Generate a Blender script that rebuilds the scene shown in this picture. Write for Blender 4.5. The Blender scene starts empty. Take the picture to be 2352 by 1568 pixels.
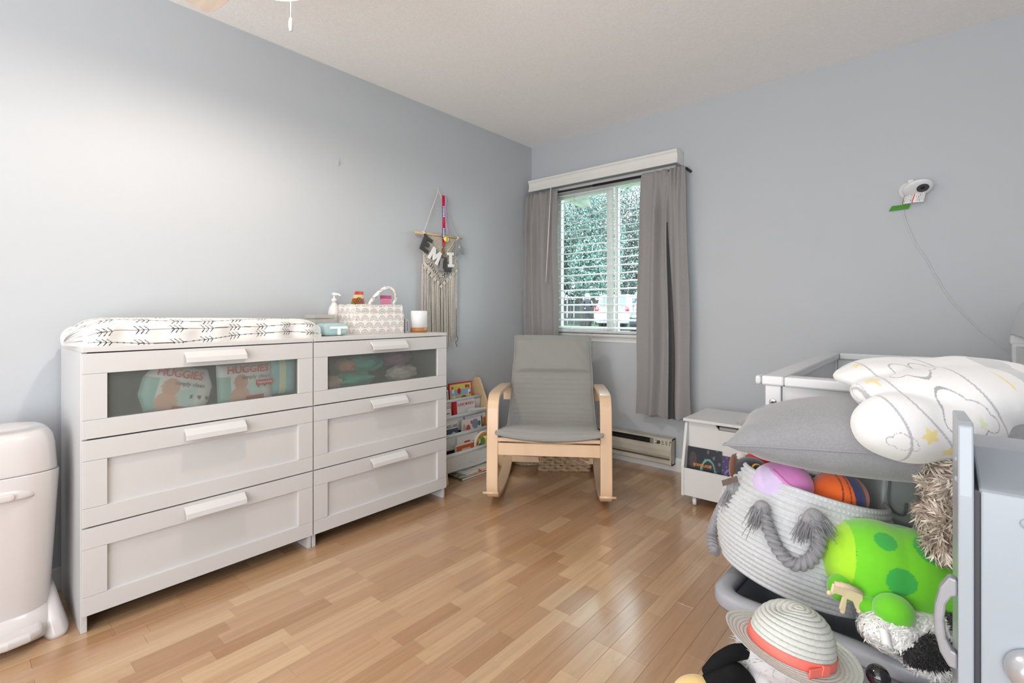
import bpy, bmesh, math, random
import numpy as np
from mathutils import Vector, Matrix, Euler, noise
random.seed(7); np.random.seed(7)
SC = bpy.context.scene
COL = SC.collection
R = math.radians
PI = math.pi
def lin(c):
    return tuple((x/255/12.92 if x/255 <= .04045 else ((x/255+.055)/1.055)**2.4) for x in c)

# ---------------------------------------------------------------- camera
cam = bpy.data.cameras.new('camera'); camo = bpy.data.objects.new('camera', cam); COL.objects.link(camo)
camo.location = (2.560, -3.240, 1.067)
camo.rotation_euler = (PI/2, 0, math.atan2(.6505, .7595))
cam.sensor_fit = 'HORIZONTAL'; cam.sensor_width = 36; cam.lens = 36*1133/2352
cam.shift_y = -67/2352; cam.clip_start = .02; cam.clip_end = 200
SC.camera = camo
# ---------------------------------------------------------------- world, lights, exposure
w = bpy.data.worlds.new('sky'); SC.world = w; w.use_nodes = True
bg = w.node_tree.nodes['Background']; bg.inputs[0].default_value = (.84, .93, 1.0, 1); bg.inputs[1].default_value = 15.0
def area(name, loc, tgt, sx, sy, power, col):
    l = bpy.data.lights.new(name, 'AREA'); l.shape = 'RECTANGLE'; l.size = sx; l.size_y = sy; l.energy = power; l.color = col
    o = bpy.data.objects.new(name, l); COL.objects.link(o); o.location = loc
    o.rotation_euler = (Vector(tgt)-Vector(loc)).to_track_quat('-Z', 'Y').to_euler()
    return o
area('rear_fill_light', (2.3, -6.4, 1.35), (1.6, -1.0, 1.25), 3.4, 2.0, 17, (.99, .99, 1.0))  # added fill in front of the closed rear wall, no real source there
area('ceiling_fill_light', (2.3, -4.7, 1.15), (1.9, -2.6, 2.44), 2.6, 2.0, 118, (.98, .985, 1.0))  # added fill behind the camera, aimed up to brighten ceiling and room
LAMP_POS = (1.0, -2.57, 2.128)
pl = bpy.data.lights.new('fan_lamp_light', 'POINT'); pl.energy = 45; pl.color = (1.0, .85, .72); pl.shadow_soft_size = .03
plo = bpy.data.objects.new('fan_lamp_light', pl); COL.objects.link(plo); plo.location = LAMP_POS
vs = SC.view_settings; vs.view_transform = 'Standard'; vs.look = 'None'; vs.gamma = 1; vs.exposure = -0.33; vs.use_curve_mapping = False
SC.cycles.max_bounces = 8; SC.cycles.diffuse_bounces = 5; SC.cycles.transparent_max_bounces = 16
SC.cycles.sample_clamp_indirect = 6

# ---------------------------------------------------------------- materials
MATS = {}
def M(name, rgb=(200, 200, 200), rough=.5, metal=0, bump=None, var=None, spec=.5, attr=False, sheen=0, grain=None, emit=None, coat=0, coatr=.1):
    """procedural principled material. bump=(scale,strength[,dist]); var=(scale,amount); grain=(sx,sy,sz,amount)"""
    if name in MATS: return MATS[name]
    m = bpy.data.materials.new(name); m.use_nodes = True; nt = m.node_tree; n = nt.nodes; L = nt.links
    p = n['Principled BSDF']; c = lin(rgb)
    p.inputs['Base Color'].default_value = (*c, 1); p.inputs['Roughness'].default_value = rough
    p.inputs['Metallic'].default_value = metal; p.inputs['Specular IOR Level'].default_value = spec
    if sheen: p.inputs['Sheen Weight'].default_value = sheen; p.inputs['Sheen Roughness'].default_value = .5
    if coat: p.inputs['Coat Weight'].default_value = coat; p.inputs['Coat Roughness'].default_value = coatr
    src = None
    if attr:
        a = n.new('ShaderNodeAttribute'); a.attribute_name = 'Col'; src = a.outputs['Color']
    tc = None
    def coords():
        nonlocal tc
        if tc is None: tc = n.new('ShaderNodeTexCoord')
        return tc.outputs['Object']
    def mulvar(src, fac, amount):
        mp = n.new('ShaderNodeMapRange'); mp.inputs[1].default_value = .3; mp.inputs[2].default_value = .7
        mp.inputs[3].default_value = 1-amount; mp.inputs[4].default_value = 1+amount; L.new(fac, mp.inputs[0])
        mx = n.new('ShaderNodeVectorMath'); mx.operation = 'SCALE'
        if src is None: mx.inputs[0].default_value = c
        else: L.new(src, mx.inputs[0])
        L.new(mp.outputs[0], mx.inputs['Scale']); return mx.outputs[0]
    if var:
        t = n.new('ShaderNodeTexNoise'); t.inputs['Scale'].default_value = var[0]; t.inputs['Detail'].default_value = 4
        L.new(coords(), t.inputs['Vector']); src = mulvar(src, t.outputs[0], var[1])
    if grain:
        mp = n.new('ShaderNodeMapping'); mp.inputs['Scale'].default_value = grain[:3]; L.new(coords(), mp.inputs[0])
        t = n.new('ShaderNodeTexNoise'); t.inputs['Scale'].default_value = 1; t.inputs['Detail'].default_value = 5
        t.inputs['Distortion'].default_value = .6
        L.new(mp.outputs[0], t.inputs['Vector']); src = mulvar(src, t.outputs[0], grain[3])
    if src is not None: L.new(src, p.inputs['Base Color'])
    if bump:
        t = n.new('ShaderNodeTexNoise'); t.inputs['Scale'].default_value = bump[0]; t.inputs['Detail'].default_value = 3
        L.new(coords(), t.inputs['Vector'])
        b = n.new('ShaderNodeBump'); b.inputs['Strength'].default_value = bump[1]; b.inputs['Distance'].default_value = bump[2] if len(bump) > 2 else .002
        L.new(t.outputs[0], b.inputs['Height']); L.new(b.outputs[0], p.inputs['Normal'])
    if emit: p.inputs['Emission Color'].default_value = (*lin(emit[0]), 1); p.inputs['Emission Strength'].default_value = emit[1]
    MATS[name] = m
    return m
def glassy(name, tint, mix_gloss, rough=.02, haze=None, haze_col=(150, 160, 155)):
    m = bpy.data.materials.new(name); m.use_nodes = True; nt = m.node_tree; n = nt.nodes; L = nt.links
    n.remove(n['Principled BSDF']); out = n['Material Output']
    t = n.new('ShaderNodeBsdfTransparent'); t.inputs[0].default_value = (*lin(tint), 1)
    g = n.new('ShaderNodeBsdfGlossy'); g.inputs['Roughness'].default_value = rough
    mx = n.new('ShaderNodeMixShader')
    fr = n.new('ShaderNodeFresnel'); fr.inputs[0].default_value = 1.45
    ml = n.new('ShaderNodeMath'); ml.operation = 'MULTIPLY'; ml.inputs[1].default_value = mix_gloss
    L.new(fr.outputs[0], ml.inputs[0]); L.new(ml.outputs[0], mx.inputs[0])
    base = t.outputs[0]
    if haze:
        d = n.new('ShaderNodeBsdfDiffuse'); d.inputs[0].default_value = (*lin(haze_col), 1)
        m2 = n.new('ShaderNodeMixShader'); m2.inputs[0].default_value = haze
        L.new(base, m2.inputs[1]); L.new(d.outputs[0], m2.inputs[2]); base = m2.outputs[0]
    L.new(base, mx.inputs[1]); L.new(g.outputs[0], mx.inputs[2]); L.new(mx.outputs[0], out.inputs[0])
    return m

# ---------------------------------------------------------------- things
def thing(name, label, cat, loc=(0, 0, 0), rot=0, group=None, mat=None):
    o = bpy.data.objects.new(name, None); COL.objects.link(o); o.empty_display_size = .05
    if mat is not None: o.matrix_world = mat
    else: o.location = loc; o.rotation_euler = (0, 0, rot) if not isinstance(rot, (tuple, Euler)) else rot
    tag(o, label, cat, group)
    return o
def tag(o, label, cat, group=None):
    o['label'] = label; o['category'] = cat
    if group: o['group'] = group
    return o
def wmat(o):
    m = o.matrix_basis.copy()
    while o.parent: o = o.parent; m = o.matrix_basis @ m
    return m
def children(o): return [c for c in bpy.data.objects if c.parent is o]
def copy_tree(o, parent=None):
    c = o.copy(); COL.objects.link(c)
    if parent: c.parent = parent
    for ch in list(o.children): copy_tree(ch, c)
    return c

class MB:
    """collects shapes, links them as ONE mesh object"""
    def __init__(s): s.v = []; s.f = []; s.mi = []; s.c = []; s.cur = 0; s.col = (1, 1, 1); s.sm = []; s.smooth = False
    def add(s, vs, fs, cols=None, T=None):
        k = len(s.v)
        if T is not None: vs = [tuple(T @ Vector(v)) for v in vs]
        s.v.extend(tuple(map(float, v)) for v in vs)
        if cols is None: s.c.extend([s.col]*len(vs))
        else: s.c.extend(tuple(map(float, c)) for c in cols)
        for f in fs: s.f.append(tuple(int(i)+k for i in f)); s.mi.append(s.cur); s.sm.append(s.smooth)
        return s
    def box(s, x0, x1, y0, y1, z0, z1, T=None):
        vs = [(x, y, z) for z in (z0, z1) for y in (y0, y1) for x in (x0, x1)]
        return s.add(vs, [(0, 2, 3, 1), (4, 5, 7, 6), (0, 1, 5, 4), (2, 6, 7, 3), (0, 4, 6, 2), (1, 3, 7, 5)], T=T)
    def prism(s, poly, a, b, plane='xz', T=None):
        n = len(poly)
        def mk(p, t):
            return {'xz': (p[0], t, p[1]), 'yz': (t, p[0], p[1]), 'xy': (p[0], p[1], t)}[plane]
        vs = [mk(p, a) for p in poly]+[mk(p, b) for p in poly]
        area2 = sum(poly[i][0]*poly[(i+1) % n][1]-poly[(i+1) % n][0]*poly[i][1] for i in range(n))
        flip = (area2 > 0) != (plane == 'xz')
        if b < a: flip = not flip
        fs = [tuple(range(n)), tuple(range(2*n-1, n-1, -1))]+[(i, n+i, n+(i+1) % n, (i+1) % n) for i in range(n)]
        if flip: fs = [f[::-1] for f in fs]
        return s.add(vs, fs, T=T)
    def tube(s, pts, r, n=8, closed=False, twist=None, T=None, flat=1.0):
        pts = [Vector(p) for p in pts]; m = len(pts)
        rs = list(r) if hasattr(r, '__len__') else [r]*m
        vs = []; up = None; acc = 0
        for i, p in enumerate(pts):
            if closed: t = pts[(i+1) % m]-pts[i-1]
            else: t = pts[min(i+1, m-1)]-pts[max(i-1, 0)]
            t = t.normalized() if t.length > 1e-9 else Vector((0, 0, 1))
            if up is None: up = t.orthogonal().normalized()
            up = (up-t*up.dot(t)); up = up.normalized() if up.length > 1e-6 else t.orthogonal().normalized()
            b = t.cross(up)
            if i: acc += (p-pts[i-1]).length
            for k in range(n):
                a = 2*PI*k/n; rr = rs[i]
                if twist: rr *= 1+twist[1]*abs(math.sin(twist[0]*a/2+acc*twist[2]))-twist[1]*.6
                vs.append(tuple(p+up*(rr*math.cos(a))+b*(rr*flat*math.sin(a))))
        fs = []
        for i in range(m if closed else m-1):
            for k in range(n):
                fs.append((i*n+k, i*n+(k+1) % n, ((i+1) % m)*n+(k+1) % n, ((i+1) % m)*n+k))
        if not closed: fs += [tuple(range(n-1, -1, -1)), tuple(range((m-1)*n, m*n))]
        sm = s.smooth; s.smooth = True; s.add(vs, fs, T=T); s.smooth = sm
        return s
    def lathe(s, prof, n=32, T=None, sx=1, sy=1, cols=None, caps=True):
        vs = []; m = len(prof)
        for (r, z) in prof:
            for k in range(n): a = 2*PI*k/n; vs.append((r*math.cos(a)*sx, r*math.sin(a)*sy, z))
        fs = [(i*n+k, i*n+(k+1) % n, (i+1)*n+(k+1) % n, (i+1)*n+k) for i in range(m-1) for k in range(n)]
        if caps and prof[0][0] > 1e-6: fs.append(tuple(range(n-1, -1, -1)))
        if caps and prof[-1][0] > 1e-6: fs.append(tuple(range((m-1)*n, m*n)))
        sm = s.smooth; s.smooth = True
        cc = None if cols is None else [c for c in cols for _ in range(n)]
        s.add(vs, fs, cols=cc, T=T); s.smooth = sm
        return s
    def ell(s, c, r, nu=24, nv=14, T=None, fn=None, colfn=None):
        vs = []; cols = []
        for j in range(nv+1):
            ph = PI*j/nv-PI/2
            for i in range(nu):
                a = 2*PI*i/nu; d = Vector((math.cos(ph)*math.cos(a), math.cos(ph)*math.sin(a), math.sin(ph)))
                if colfn: cols.append(colfn(d))
                k = fn(d) if fn else 1
                vs.append((c[0]+d.x*r[0]*k, c[1]+d.y*r[1]*k, c[2]+d.z*r[2]*k))
        fs = [(j*nu+i, j*nu+(i+1) % nu, (j+1)*nu+(i+1) % nu, (j+1)*nu+i) for j in range(nv) for i in range(nu)]
        sm = s.smooth; s.smooth = True; s.add(vs, fs, cols=cols if colfn else None, T=T); s.smooth = sm
        return s
    def grid(s, fn, nu, nv, colfn=None, wrapu=False, wrapv=False, T=None, flip=False):
        """fn(u,v) on numpy arrays in 0..1 -> x,y,z"""
        u = np.linspace(0, 1, nu, endpoint=not wrapu); v = np.linspace(0, 1, nv, endpoint=not wrapv)
        U, V = np.meshgrid(u, v, indexing='ij')
        X, Y, Z = fn(U, V); vs = np.stack([np.broadcast_to(a, U.shape) for a in (X, Y, Z)], -1).reshape(-1, 3)
        cols = None
        if colfn is not None: cols = np.asarray(colfn(U, V)).reshape(-1, 3)
        fs = []
        for i in range(nu if wrapu else nu-1):
            for j in range(nv if wrapv else nv-1):
                a = i*nv+j; b = ((i+1) % nu)*nv+j; c = ((i+1) % nu)*nv+(j+1) % nv; d = i*nv+(j+1) % nv
                fs.append((a, d, c, b) if flip else (a, b, c, d))
        sm = s.smooth; s.smooth = True; s.add(vs, fs, cols=cols, T=T); s.smooth = sm
        return s
    def build(s, name, mats, parent=None, bevel=0, world=False, stuff=False, label=None, subsurf=0, solid=0, structure=False, weld=False, segs=2):
        me = bpy.data.meshes.new(name)
        vs = s.v
        if world and parent is not None:
            inv = wmat(parent).inverted(); vs = [tuple(inv @ Vector(v)) for v in vs]
        me.from_pydata(vs, [], s.f); 
        if not isinstance(mats, (list, tuple)): mats = [mats]
        for m in mats: me.materials.append(m)
        if len(mats) > 1: me.polygons.foreach_set('material_index', s.mi)
        me.polygons.foreach_set('use_smooth', s.sm)
        if any(c != (1, 1, 1) for c in s.c):
            a = me.color_attributes.new('Col', 'FLOAT_COLOR', 'POINT')
            a.data.foreach_set('color', np.concatenate([np.array(s.c), np.ones((len(s.c), 1))], 1).ravel())
        if weld:
            bm = bmesh.new(); bm.from_mesh(me); bmesh.ops.remove_doubles(bm, verts=bm.verts, dist=1e-5)
            bmesh.ops.recalc_face_normals(bm, faces=bm.faces); bm.to_mesh(me); bm.free()
        me.update()
        o = bpy.data.objects.new(name, me); COL.objects.link(o)
        if parent is not None: o.parent = parent
        if bevel:
            b = o.modifiers.new('bevel', 'BEVEL'); b.width = bevel; b.segments = segs; b.limit_method = 'ANGLE'; b.angle_limit = R(40)
        if subsurf:
            b = o.modifiers.new('subd', 'SUBSURF'); b.levels = subsurf; b.render_levels = subsurf
        if solid:
            b = o.modifiers.new('solid', 'SOLIDIFY'); b.thickness = solid; b.offset = -1
        if stuff: o['kind'] = 'stuff'
        if structure: o['kind'] = 'structure'
        if label: o['label'] = label
        return o

TEXT = {}
def text(s, size, mat, parent, T, name='lettering', ext=.0003, align='CENTER', shear=0, width=None, label=None):
    """flat lettering in local XY plane of T"""
    c = bpy.data.curves.new(name, 'FONT'); c.body = s; c.size = size; c.extrude = ext; c.align_x = align; c.align_y = 'CENTER'; c.shear = shear
    c.resolution_u = 3; c.offset = size*.012
    t = bpy.data.objects.new(name, c); COL.objects.link(t)
    bpy.context.view_layer.update()
    me = bpy.data.meshes.new_from_object(t.evaluated_get(bpy.context.evaluated_depsgraph_get()))
    bpy.data.objects.remove(t); bpy.data.curves.remove(c)
    if width and len(me.vertices):
        xs = [v.co.x for v in me.vertices]; k = width/max(1e-6, max(xs)-min(xs))
        for v in me.vertices: v.co.x *= k
    me.transform(T); me.materials.clear(); me.materials.append(mat)
    o = bpy.data.objects.new(name, me); COL.objects.link(o); o.parent = parent
    if label: o['label'] = label
    return o
def frame(o, x, y):
    """matrix with origin o, local X along x, local Y along y"""
    x = Vector(x).normalized(); y = Vector(y); y = (y-x*x.dot(y)).normalized(); z = x.cross(y)
    m = Matrix((x, y, z)).transposed().to_4x4(); m.translation = Vector(o); return m
def blob(ells, voxel=.006, smooth=8, extra=None):
    """union of ellipsoids (centre, radii, euler) melted into one skin; returns verts array, faces"""
    b = MB()
    for e in ells:
        T = Matrix.Translation(Vector(e[0])) @ (Euler(e[2]).to_matrix().to_4x4() if len(e) > 2 else Matrix())
        b.ell((0, 0, 0), e[1], 32, 20, T=T)
    me = bpy.data.meshes.new('t'); me.from_pydata(b.v, [], b.f)
    bm = bmesh.new(); bm.from_mesh(me); bmesh.ops.remove_doubles(bm, verts=bm.verts, dist=1e-6); bm.to_mesh(me); bm.free()
    o = bpy.data.objects.new('t', me); COL.objects.link(o)
    m = o.modifiers.new('r', 'REMESH'); m.mode = 'VOXEL'; m.voxel_size = voxel
    if smooth: s = o.modifiers.new('s', 'SMOOTH'); s.iterations = smooth; s.factor = .5
    bpy.context.view_layer.update()
    ev = o.evaluated_get(bpy.context.evaluated_depsgraph_get()); em = ev.to_mesh()
    vs = np.array([v.co[:] for v in em.vertices]); ns = np.array([v.normal[:] for v in em.vertices]); fs = [tuple(p.vertices) for p in em.polygons]
    ev.to_mesh_clear(); bpy.data.objects.remove(o); bpy.data.meshes.remove(me)
    return vs, fs, ns
def fur(b, pts, nrm, n, length, width, droop=.3, jitter=.6, cols=None, curl=0):
    """blade tufts: cheap curved strips"""
    idx = np.random.randint(0, len(pts), n)
    for i in idx:
        p = Vector(pts[i]); d = Vector(nrm[i]); 
        d = (d+Vector(np.random.uniform(-jitter, jitter, 3))).normalized()
        side = d.orthogonal().normalized(); side.rotate(Matrix.Rotation(random.uniform(0, 2*PI), 3, d))
        L = length*random.uniform(.6, 1.25); w = width*random.uniform(.6, 1.3)
        q = p+d*L*.5+Vector((0, 0, -droop*L*.12)); bend = Vector(np.random.uniform(-1, 1, 3))*curl*L
        e = p+d*L+Vector((0, 0, -droop*L*.5))+bend
        p0 = p-d*width
        c = None
        if cols is not None:
            cc = cols(p); k = random.uniform(.75, 1.25); c = [tuple(x*k for x in cc)]*5
        b.add([p0-side*w/2, p0+side*w/2, q+side*w*.45, q-side*w*.45, e], [(0, 1, 2, 3), (3, 2, 4)], cols=c)
def shag(b, pts, nrm, n, length, width, cols, lift=.35, freq=22, curl=.6):
    """soft shaggy locks that lie along the skin and curl; clumps share a direction"""
    idx = np.random.randint(0, len(pts), n)
    for i in idx:
        p = Vector(pts[i]); nn = Vector(nrm[i])
        d = Vector(noise.noise_vector(p*freq))+Vector((0, 0, -.35))+Vector(np.random.uniform(-.35, .35, 3))
        d = (d-nn*d.dot(nn)); d = d.normalized() if d.length > 1e-4 else nn.orthogonal().normalized()
        side = nn.cross(d).normalized(); L = length*random.uniform(.6, 1.3); w = width*random.uniform(.6, 1.3)
        c = random.uniform(-curl, curl); vs = []; q = p-nn*width*.4; dd = (d+nn*lift*random.uniform(.5, 2.2)).normalized()
        for k in range(4):
            ww = w*(.5, .55, .42, .06)[k]
            vs += [q-side*ww, q+side*ww]
            q = q+dd*(L/3); dd = (dd+side*c*.6-nn*.28).normalized(); side = nn.cross(dd).normalized() if nn.cross(dd).length > .05 else side
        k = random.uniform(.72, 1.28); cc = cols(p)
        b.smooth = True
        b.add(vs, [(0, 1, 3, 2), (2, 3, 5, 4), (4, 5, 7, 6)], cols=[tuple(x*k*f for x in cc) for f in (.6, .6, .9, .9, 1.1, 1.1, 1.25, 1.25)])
def lerp(a, b, t): return a+(b-a)*t
def smoothpath(pts, n=40, closed=False):
    P = [Vector(p) for p in pts]; m = len(P); out = []
    segs = m if closed else m-1
    per = max(2, n//segs)
    for i in range(segs):
        p0 = P[(i-1) % m] if (closed or i > 0) else P[0]*2-P[1]; p1 = P[i]; p2 = P[(i+1) % m]
        p3 = P[(i+2) % m] if (closed or i+2 < m) else P[-1]*2-P[-2]
        for k in range(per):
            t = k/per
            out.append(.5*((2*p1)+(-p0+p2)*t+(2*p0-5*p1+4*p2-p3)*t*t+(-p0+3*p1-3*p2+p3)*t**3))
    if not closed: out.append(P[-1])
    return out
def band(b, path, x0, x1, th):
    """flat strip of thickness th following a (y,z) path, extruded x0..x1"""
    P = [Vector((0, p[0], p[1])) for p in path]; n = len(P); o = []; i_ = []
    for i in range(n):
        t = (P[min(i+1, n-1)]-P[max(i-1, 0)]).normalized(); nn = Vector((0, -t.z, t.y))
        o.append(P[i]+nn*th/2); i_.append(P[i]-nn*th/2)
    vs = [(x, p.y, p.z) for x in (x0, x1) for lst in (o, i_) for p in lst]
    fs = []
    for i in range(n-1):
        a, c, d, e = i, n+i, 2*n+i, 3*n+i
        fs += [(a, a+1, d+1, d), (c, e, e+1, c+1), (a, c, c+1, a+1), (d, d+1, e+1, e)]
    fs += [(0, 2*n, 3*n, n), (n-1, 2*n-1, 4*n-1, 3*n-1)]
    b.add(vs, fs)
    return b
# ---------------------------------------------------------------- measured positions (metres, room coordinates)
CABLE = [(2.433, -.006, 1.612), (2.440, -.006, 1.581), (2.447, -.006, 1.54), (2.468, -.006, 1.471), (2.487, -.006, 1.414), (2.524, -.006, 1.345), (2.566, -.006, 1.244), (2.623, -.006, 1.125), (2.67, -.006, 1.056), (2.723, -.006, .984), (2.787, -.006, .922), (2.84, -.008, .86)]
HND = {'a': (2.23, -1.885, .572), 'b': (2.249, -1.897, .528), 'c': (2.272, -1.906, .488), 'd': (2.305, -1.908, .466), 'e': (2.338, -1.900, .484), 'f': (2.354, -1.892, .53), 'g': (2.343, -1.888, .582), 'g2': (2.338, -1.892, .575)}
HNL = [(2.135, -1.792, .575), (2.098, -1.765, .51), (2.072, -1.745, .453), (2.060, -1.75, .405), (2.085, -1.80, .385)]
TAGP = (2.133, -1.80, .600)
PK = (2.243, -1.757, .590); ORG = (2.368, -1.692, .586); TANP = (2.150, -1.682, .577); ZEB = (2.111, -1.645, .600)
REDP = (2.148, -1.565, .600); MARP = (2.315, -1.655, .475); GBP = (2.455, -1.520, .553)
GREEN = (2.502, -1.786, .468); CRW = (2.414, -1.946, .452); TEDDY = (2.600, -1.768, .628); WBP = (2.52, -1.878, .376)
PIL = ((2.474, -1.650, .752), (3, -4, 8), (.37, .185, .098))
BLC = (2.55, -1.60, .86)
BLE = [((-.03, .06, .045), (.165, .12, .044), (0, -.08, 0)), ((.081, 0, .010), (.20, .16, .086)), ((-.175, -.150, -.052), (.112, .080, .076), (0, .12, 0)),
       ((.190, -.050, -.022), (.17, .13, .078)), ((-.115, -.06, -.002), (.115, .10, .050), (0, .15, 0)), ((.01, -.095, .0), (.22, .12, .080)), ((-.11, -.16, -.05), (.15, .075, .066))]
BLSTARS = [(.037, .062, .022, .2, (232, 214, 140)), (-.19, .075, .019, .5, (232, 216, 150)), (-.145, .036, .016, .9, (230, 214, 140)), (.13, .075, .012, .3, (206, 222, 180)), (-.08, .10, .010, .1, (214, 224, 190)), (.0, -.02, .014, .7, (230, 214, 140)), (.22, .02, .016, .2, (230, 214, 140)), (.02, .16, .013, .3, (232, 216, 146))]
BLCLOUD = [(-.10, .105, .055, .042), (.22, .14, .06, .05), (-.235, .05, .026, .03), (.02, .03, .05, .035)]
BLBLOT = [(.085, .135, .034, .030, (190, 193, 197)), (.115, .095, .024, .036, (190, 193, 197)), (-.130, -.008, .036, .018, (168, 190, 188)), (.26, .09, .05, .03, (200, 203, 206))]
BLLINES = [(-.215, -.4), (.0, -.5), (.16, .2), (-.11, -.9)]
HATP = (2.336, -2.106, .380); HATR = (0, 13); HATS = .80
BALLP = (2.475, -2.02, .343); KNITP = (2.545, -2.00, 0)
# ================================================================= SETTING
WALLC = (187, 192, 197)
m_wall = M('wall_paint', WALLC, .75, bump=(260, .08, .001), var=(1.5, .012), spec=.25)
m_ceil = M('ceiling_texture', (246, 245, 243), .9, bump=(170, .5, .003), var=(90, .03), spec=.1)
m_trim = M('trim_paint', (222, 224, 224), .4, bump=(60, .03))
m_white = M('white_lacquer', (207, 207, 207), .33, var=(3, .01))
m_whitep = M('white_plastic', (225, 223, 222), .28, var=(3, .01))
m_black = M('black_metal', (28, 28, 30), .45, var=(10, .05))
m_dark = M('dark_recess', (40, 40, 42), .8, var=(8, .05))
m_floorbase = M('subfloor', (120, 88, 58), .6, var=(5, .05))
def floor_mat():
    m = M('laminate_strip', (190, 145, 100), .3, attr=True, spec=.45, grain=(55, 2.2, 4, .10), coat=1.0, coatr=.17)
    nt = m.node_tree; n = nt.nodes; L = nt.links; p = n['Principled BSDF']
    # cathedral figure: distorted rings elongated along the strip, offset per object
    oi = n.new('ShaderNodeObjectInfo'); tc = n.new('ShaderNodeTexCoord')
    mp = n.new('ShaderNodeMapping'); mp.inputs['Scale'].default_value = (22, 1.6, 1)
    ad = n.new('ShaderNodeVectorMath'); ad.operation = 'ADD'
    sc = n.new('ShaderNodeVectorMath'); sc.operation = 'SCALE'; sc.inputs[0].default_value = (13.7, 31.1, 0); L.new(oi.outputs['Random'], sc.inputs['Scale'])
    L.new(tc.outputs['Object'], ad.inputs[0]); L.new(sc.outputs[0], ad.inputs[1]); L.new(ad.outputs[0], mp.inputs[0])
    t = n.new('ShaderNodeTexNoise'); t.inputs['Scale'].default_value = 1; t.inputs['Detail'].default_value = 1.5
    L.new(mp.outputs[0], t.inputs['Vector'])
    mu = n.new('ShaderNodeMath'); mu.operation = 'MULTIPLY'; mu.inputs[1].default_value = 9; L.new(t.outputs[0], mu.inputs[0])
    fr = n.new('ShaderNodeMath'); fr.operation = 'FRACT'; L.new(mu.outputs[0], fr.inputs[0])
    rm = n.new('ShaderNodeMapRange'); rm.inputs[1].default_value = 0; rm.inputs[2].default_value = .18; rm.inputs[3].default_value = .90; rm.inputs[4].default_value = 1.0
    L.new(fr.outputs[0], rm.inputs[0])
    mx = n.new('ShaderNodeVectorMath'); mx.operation = 'SCALE'
    src = p.inputs['Base Color'].links[0].from_socket
    L.new(src, mx.inputs[0]); L.new(rm.outputs[0], mx.inputs['Scale']); L.new(mx.outputs[0], p.inputs['Base Color'])
    return m
m_floor = floor_mat()
XR, YF = 4.2, -6.6
fl = MB().box(-.12, XR, YF, .14, -.06, -.006).build('floor', m_floorbase, structure=True)
MB().box(-.12, XR+.12, YF, .14, 2.44, 2.56).build('ceiling', m_ceil, structure=True)
MB().box(-.12, 0, YF, .14, -.006, 2.44).build('wall_left', m_wall, structure=True)
WX0, WX1, WZ0, WZ1 = .20, 1.27, .905, 2.05
b = MB()
b.box(0, WX0, 0, .14, -.006, 2.44).box(WX1, XR, 0, .14, -.006, 2.44).box(WX0, WX1, 0, .14, -.006, WZ0).box(WX0, WX1, 0, .14, WZ1, 2.44)
b.build('wall_back', m_wall, structure=True)
MB().box(XR, XR+.12, YF, .14, -.006, 2.44).build('wall_right', m_wall, structure=True)
MB().box(-.12, XR+.12, YF-.12, YF, -.006, 2.44).build('wall_front', m_wall, structure=True)
# floor strips ------------------------------------------------------
SW = .0634
CAMP = Vector(camo.location); CR = Vector((.7595, .6505, 0)); CW = Vector((-.6505, .7595, 0))
def px_area(x0, x1, y0, y1):
    p = []
    for (x, y) in ((x0, y0), (x1, y0), (x1, y1), (x0, y1)):
        d = Vector((x, y, 0))-CAMP; Z = d.dot(CW)
        if Z < .35: return 0
        p.append((1176+1133*d.dot(CR)/Z, 717+1133*CAMP.z/Z))
    cx = sum(q[0] for q in p)/4; cy = sum(q[1] for q in p)/4
    if not (-120 < cx < 2470 and cy < 1640): return 0
    return abs(sum(p[i][0]*p[(i+1) % 4][1]-p[(i+1) % 4][0]*p[i][1] for i in range(4)))/2
WOODS = [(190, 156, 120), (185, 149, 113), (180, 143, 107), (174, 136, 100), (167, 128, 92), (179, 142, 109), (196, 164, 128)]
WW = [3, 4, 4, 3, 2, 3, 2]
strips = []
rnd = random.Random(21)
nrow = int(XR/SW)+1
for i in range(nrow):
    x0 = i*SW; x1 = min(x0+SW, XR-.001)
    y = YF-rnd.uniform(0, .3); bo = rnd.Random if False else None
    board_off = random.Random(i//3).uniform(0, 1.2)
    while y < -.004:
        L_ = rnd.choice([.2, .26, .3, .34, .38, .42, .46])
        y1 = y+L_
        # board ends line up over three strips
        kb = math.floor((y-board_off)/1.2)+1; be = board_off+kb*1.2
        if y < be < y1: y1 = be
        elif y1 < be < y1+.12: y1 = be
        a, c = max(y, YF), min(y1, -.002)
        if c-a > .01: strips.append((x0, x1, a, c, rnd.choices(WOODS, WW)[0], rnd.uniform(.96, 1.04)))
        y = y1
def hidden(s):
    cx, cy = (s[0]+s[1])/2, (s[2]+s[3])/2
    return (s[1] < .40 and s[3] < -1.35) or (cx > 2.15 and cy > -1.95) or s[0] > 2.75
strips.sort(key=lambda s: -(0 if hidden(s) else px_area(*s[:4])))
def strip_mesh(b, s):
    x0, x1, y0, y1, c, k = s; g = .0002; ch = .0004
    b.col = tuple(v*k for v in lin(c))
    x0 += g; x1 -= g; y0 += g; y1 -= g
    vs = [(x0, y0, -.006), (x1, y0, -.006), (x1, y1, -.006), (x0, y1, -.006), (x0, y0, -ch), (x1, y0, -ch), (x1, y1, -ch), (x0, y1, -ch),
          (x0+ch, y0+ch, 0), (x1-ch, y0+ch, 0), (x1-ch, y1-ch, 0), (x0+ch, y1-ch, 0)]
    b.add(vs, [(0, 1, 5, 4), (1, 2, 6, 5), (2, 3, 7, 6), (3, 0, 4, 7), (4, 5, 9, 8), (5, 6, 10, 9), (6, 7, 11, 10), (7, 4, 8, 11), (8, 9, 10, 11)])
for s in strips[:300]:
    b = MB(); strip_mesh(b, s); b.build('floor_strip', m_floor, fl)
b = MB()
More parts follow.
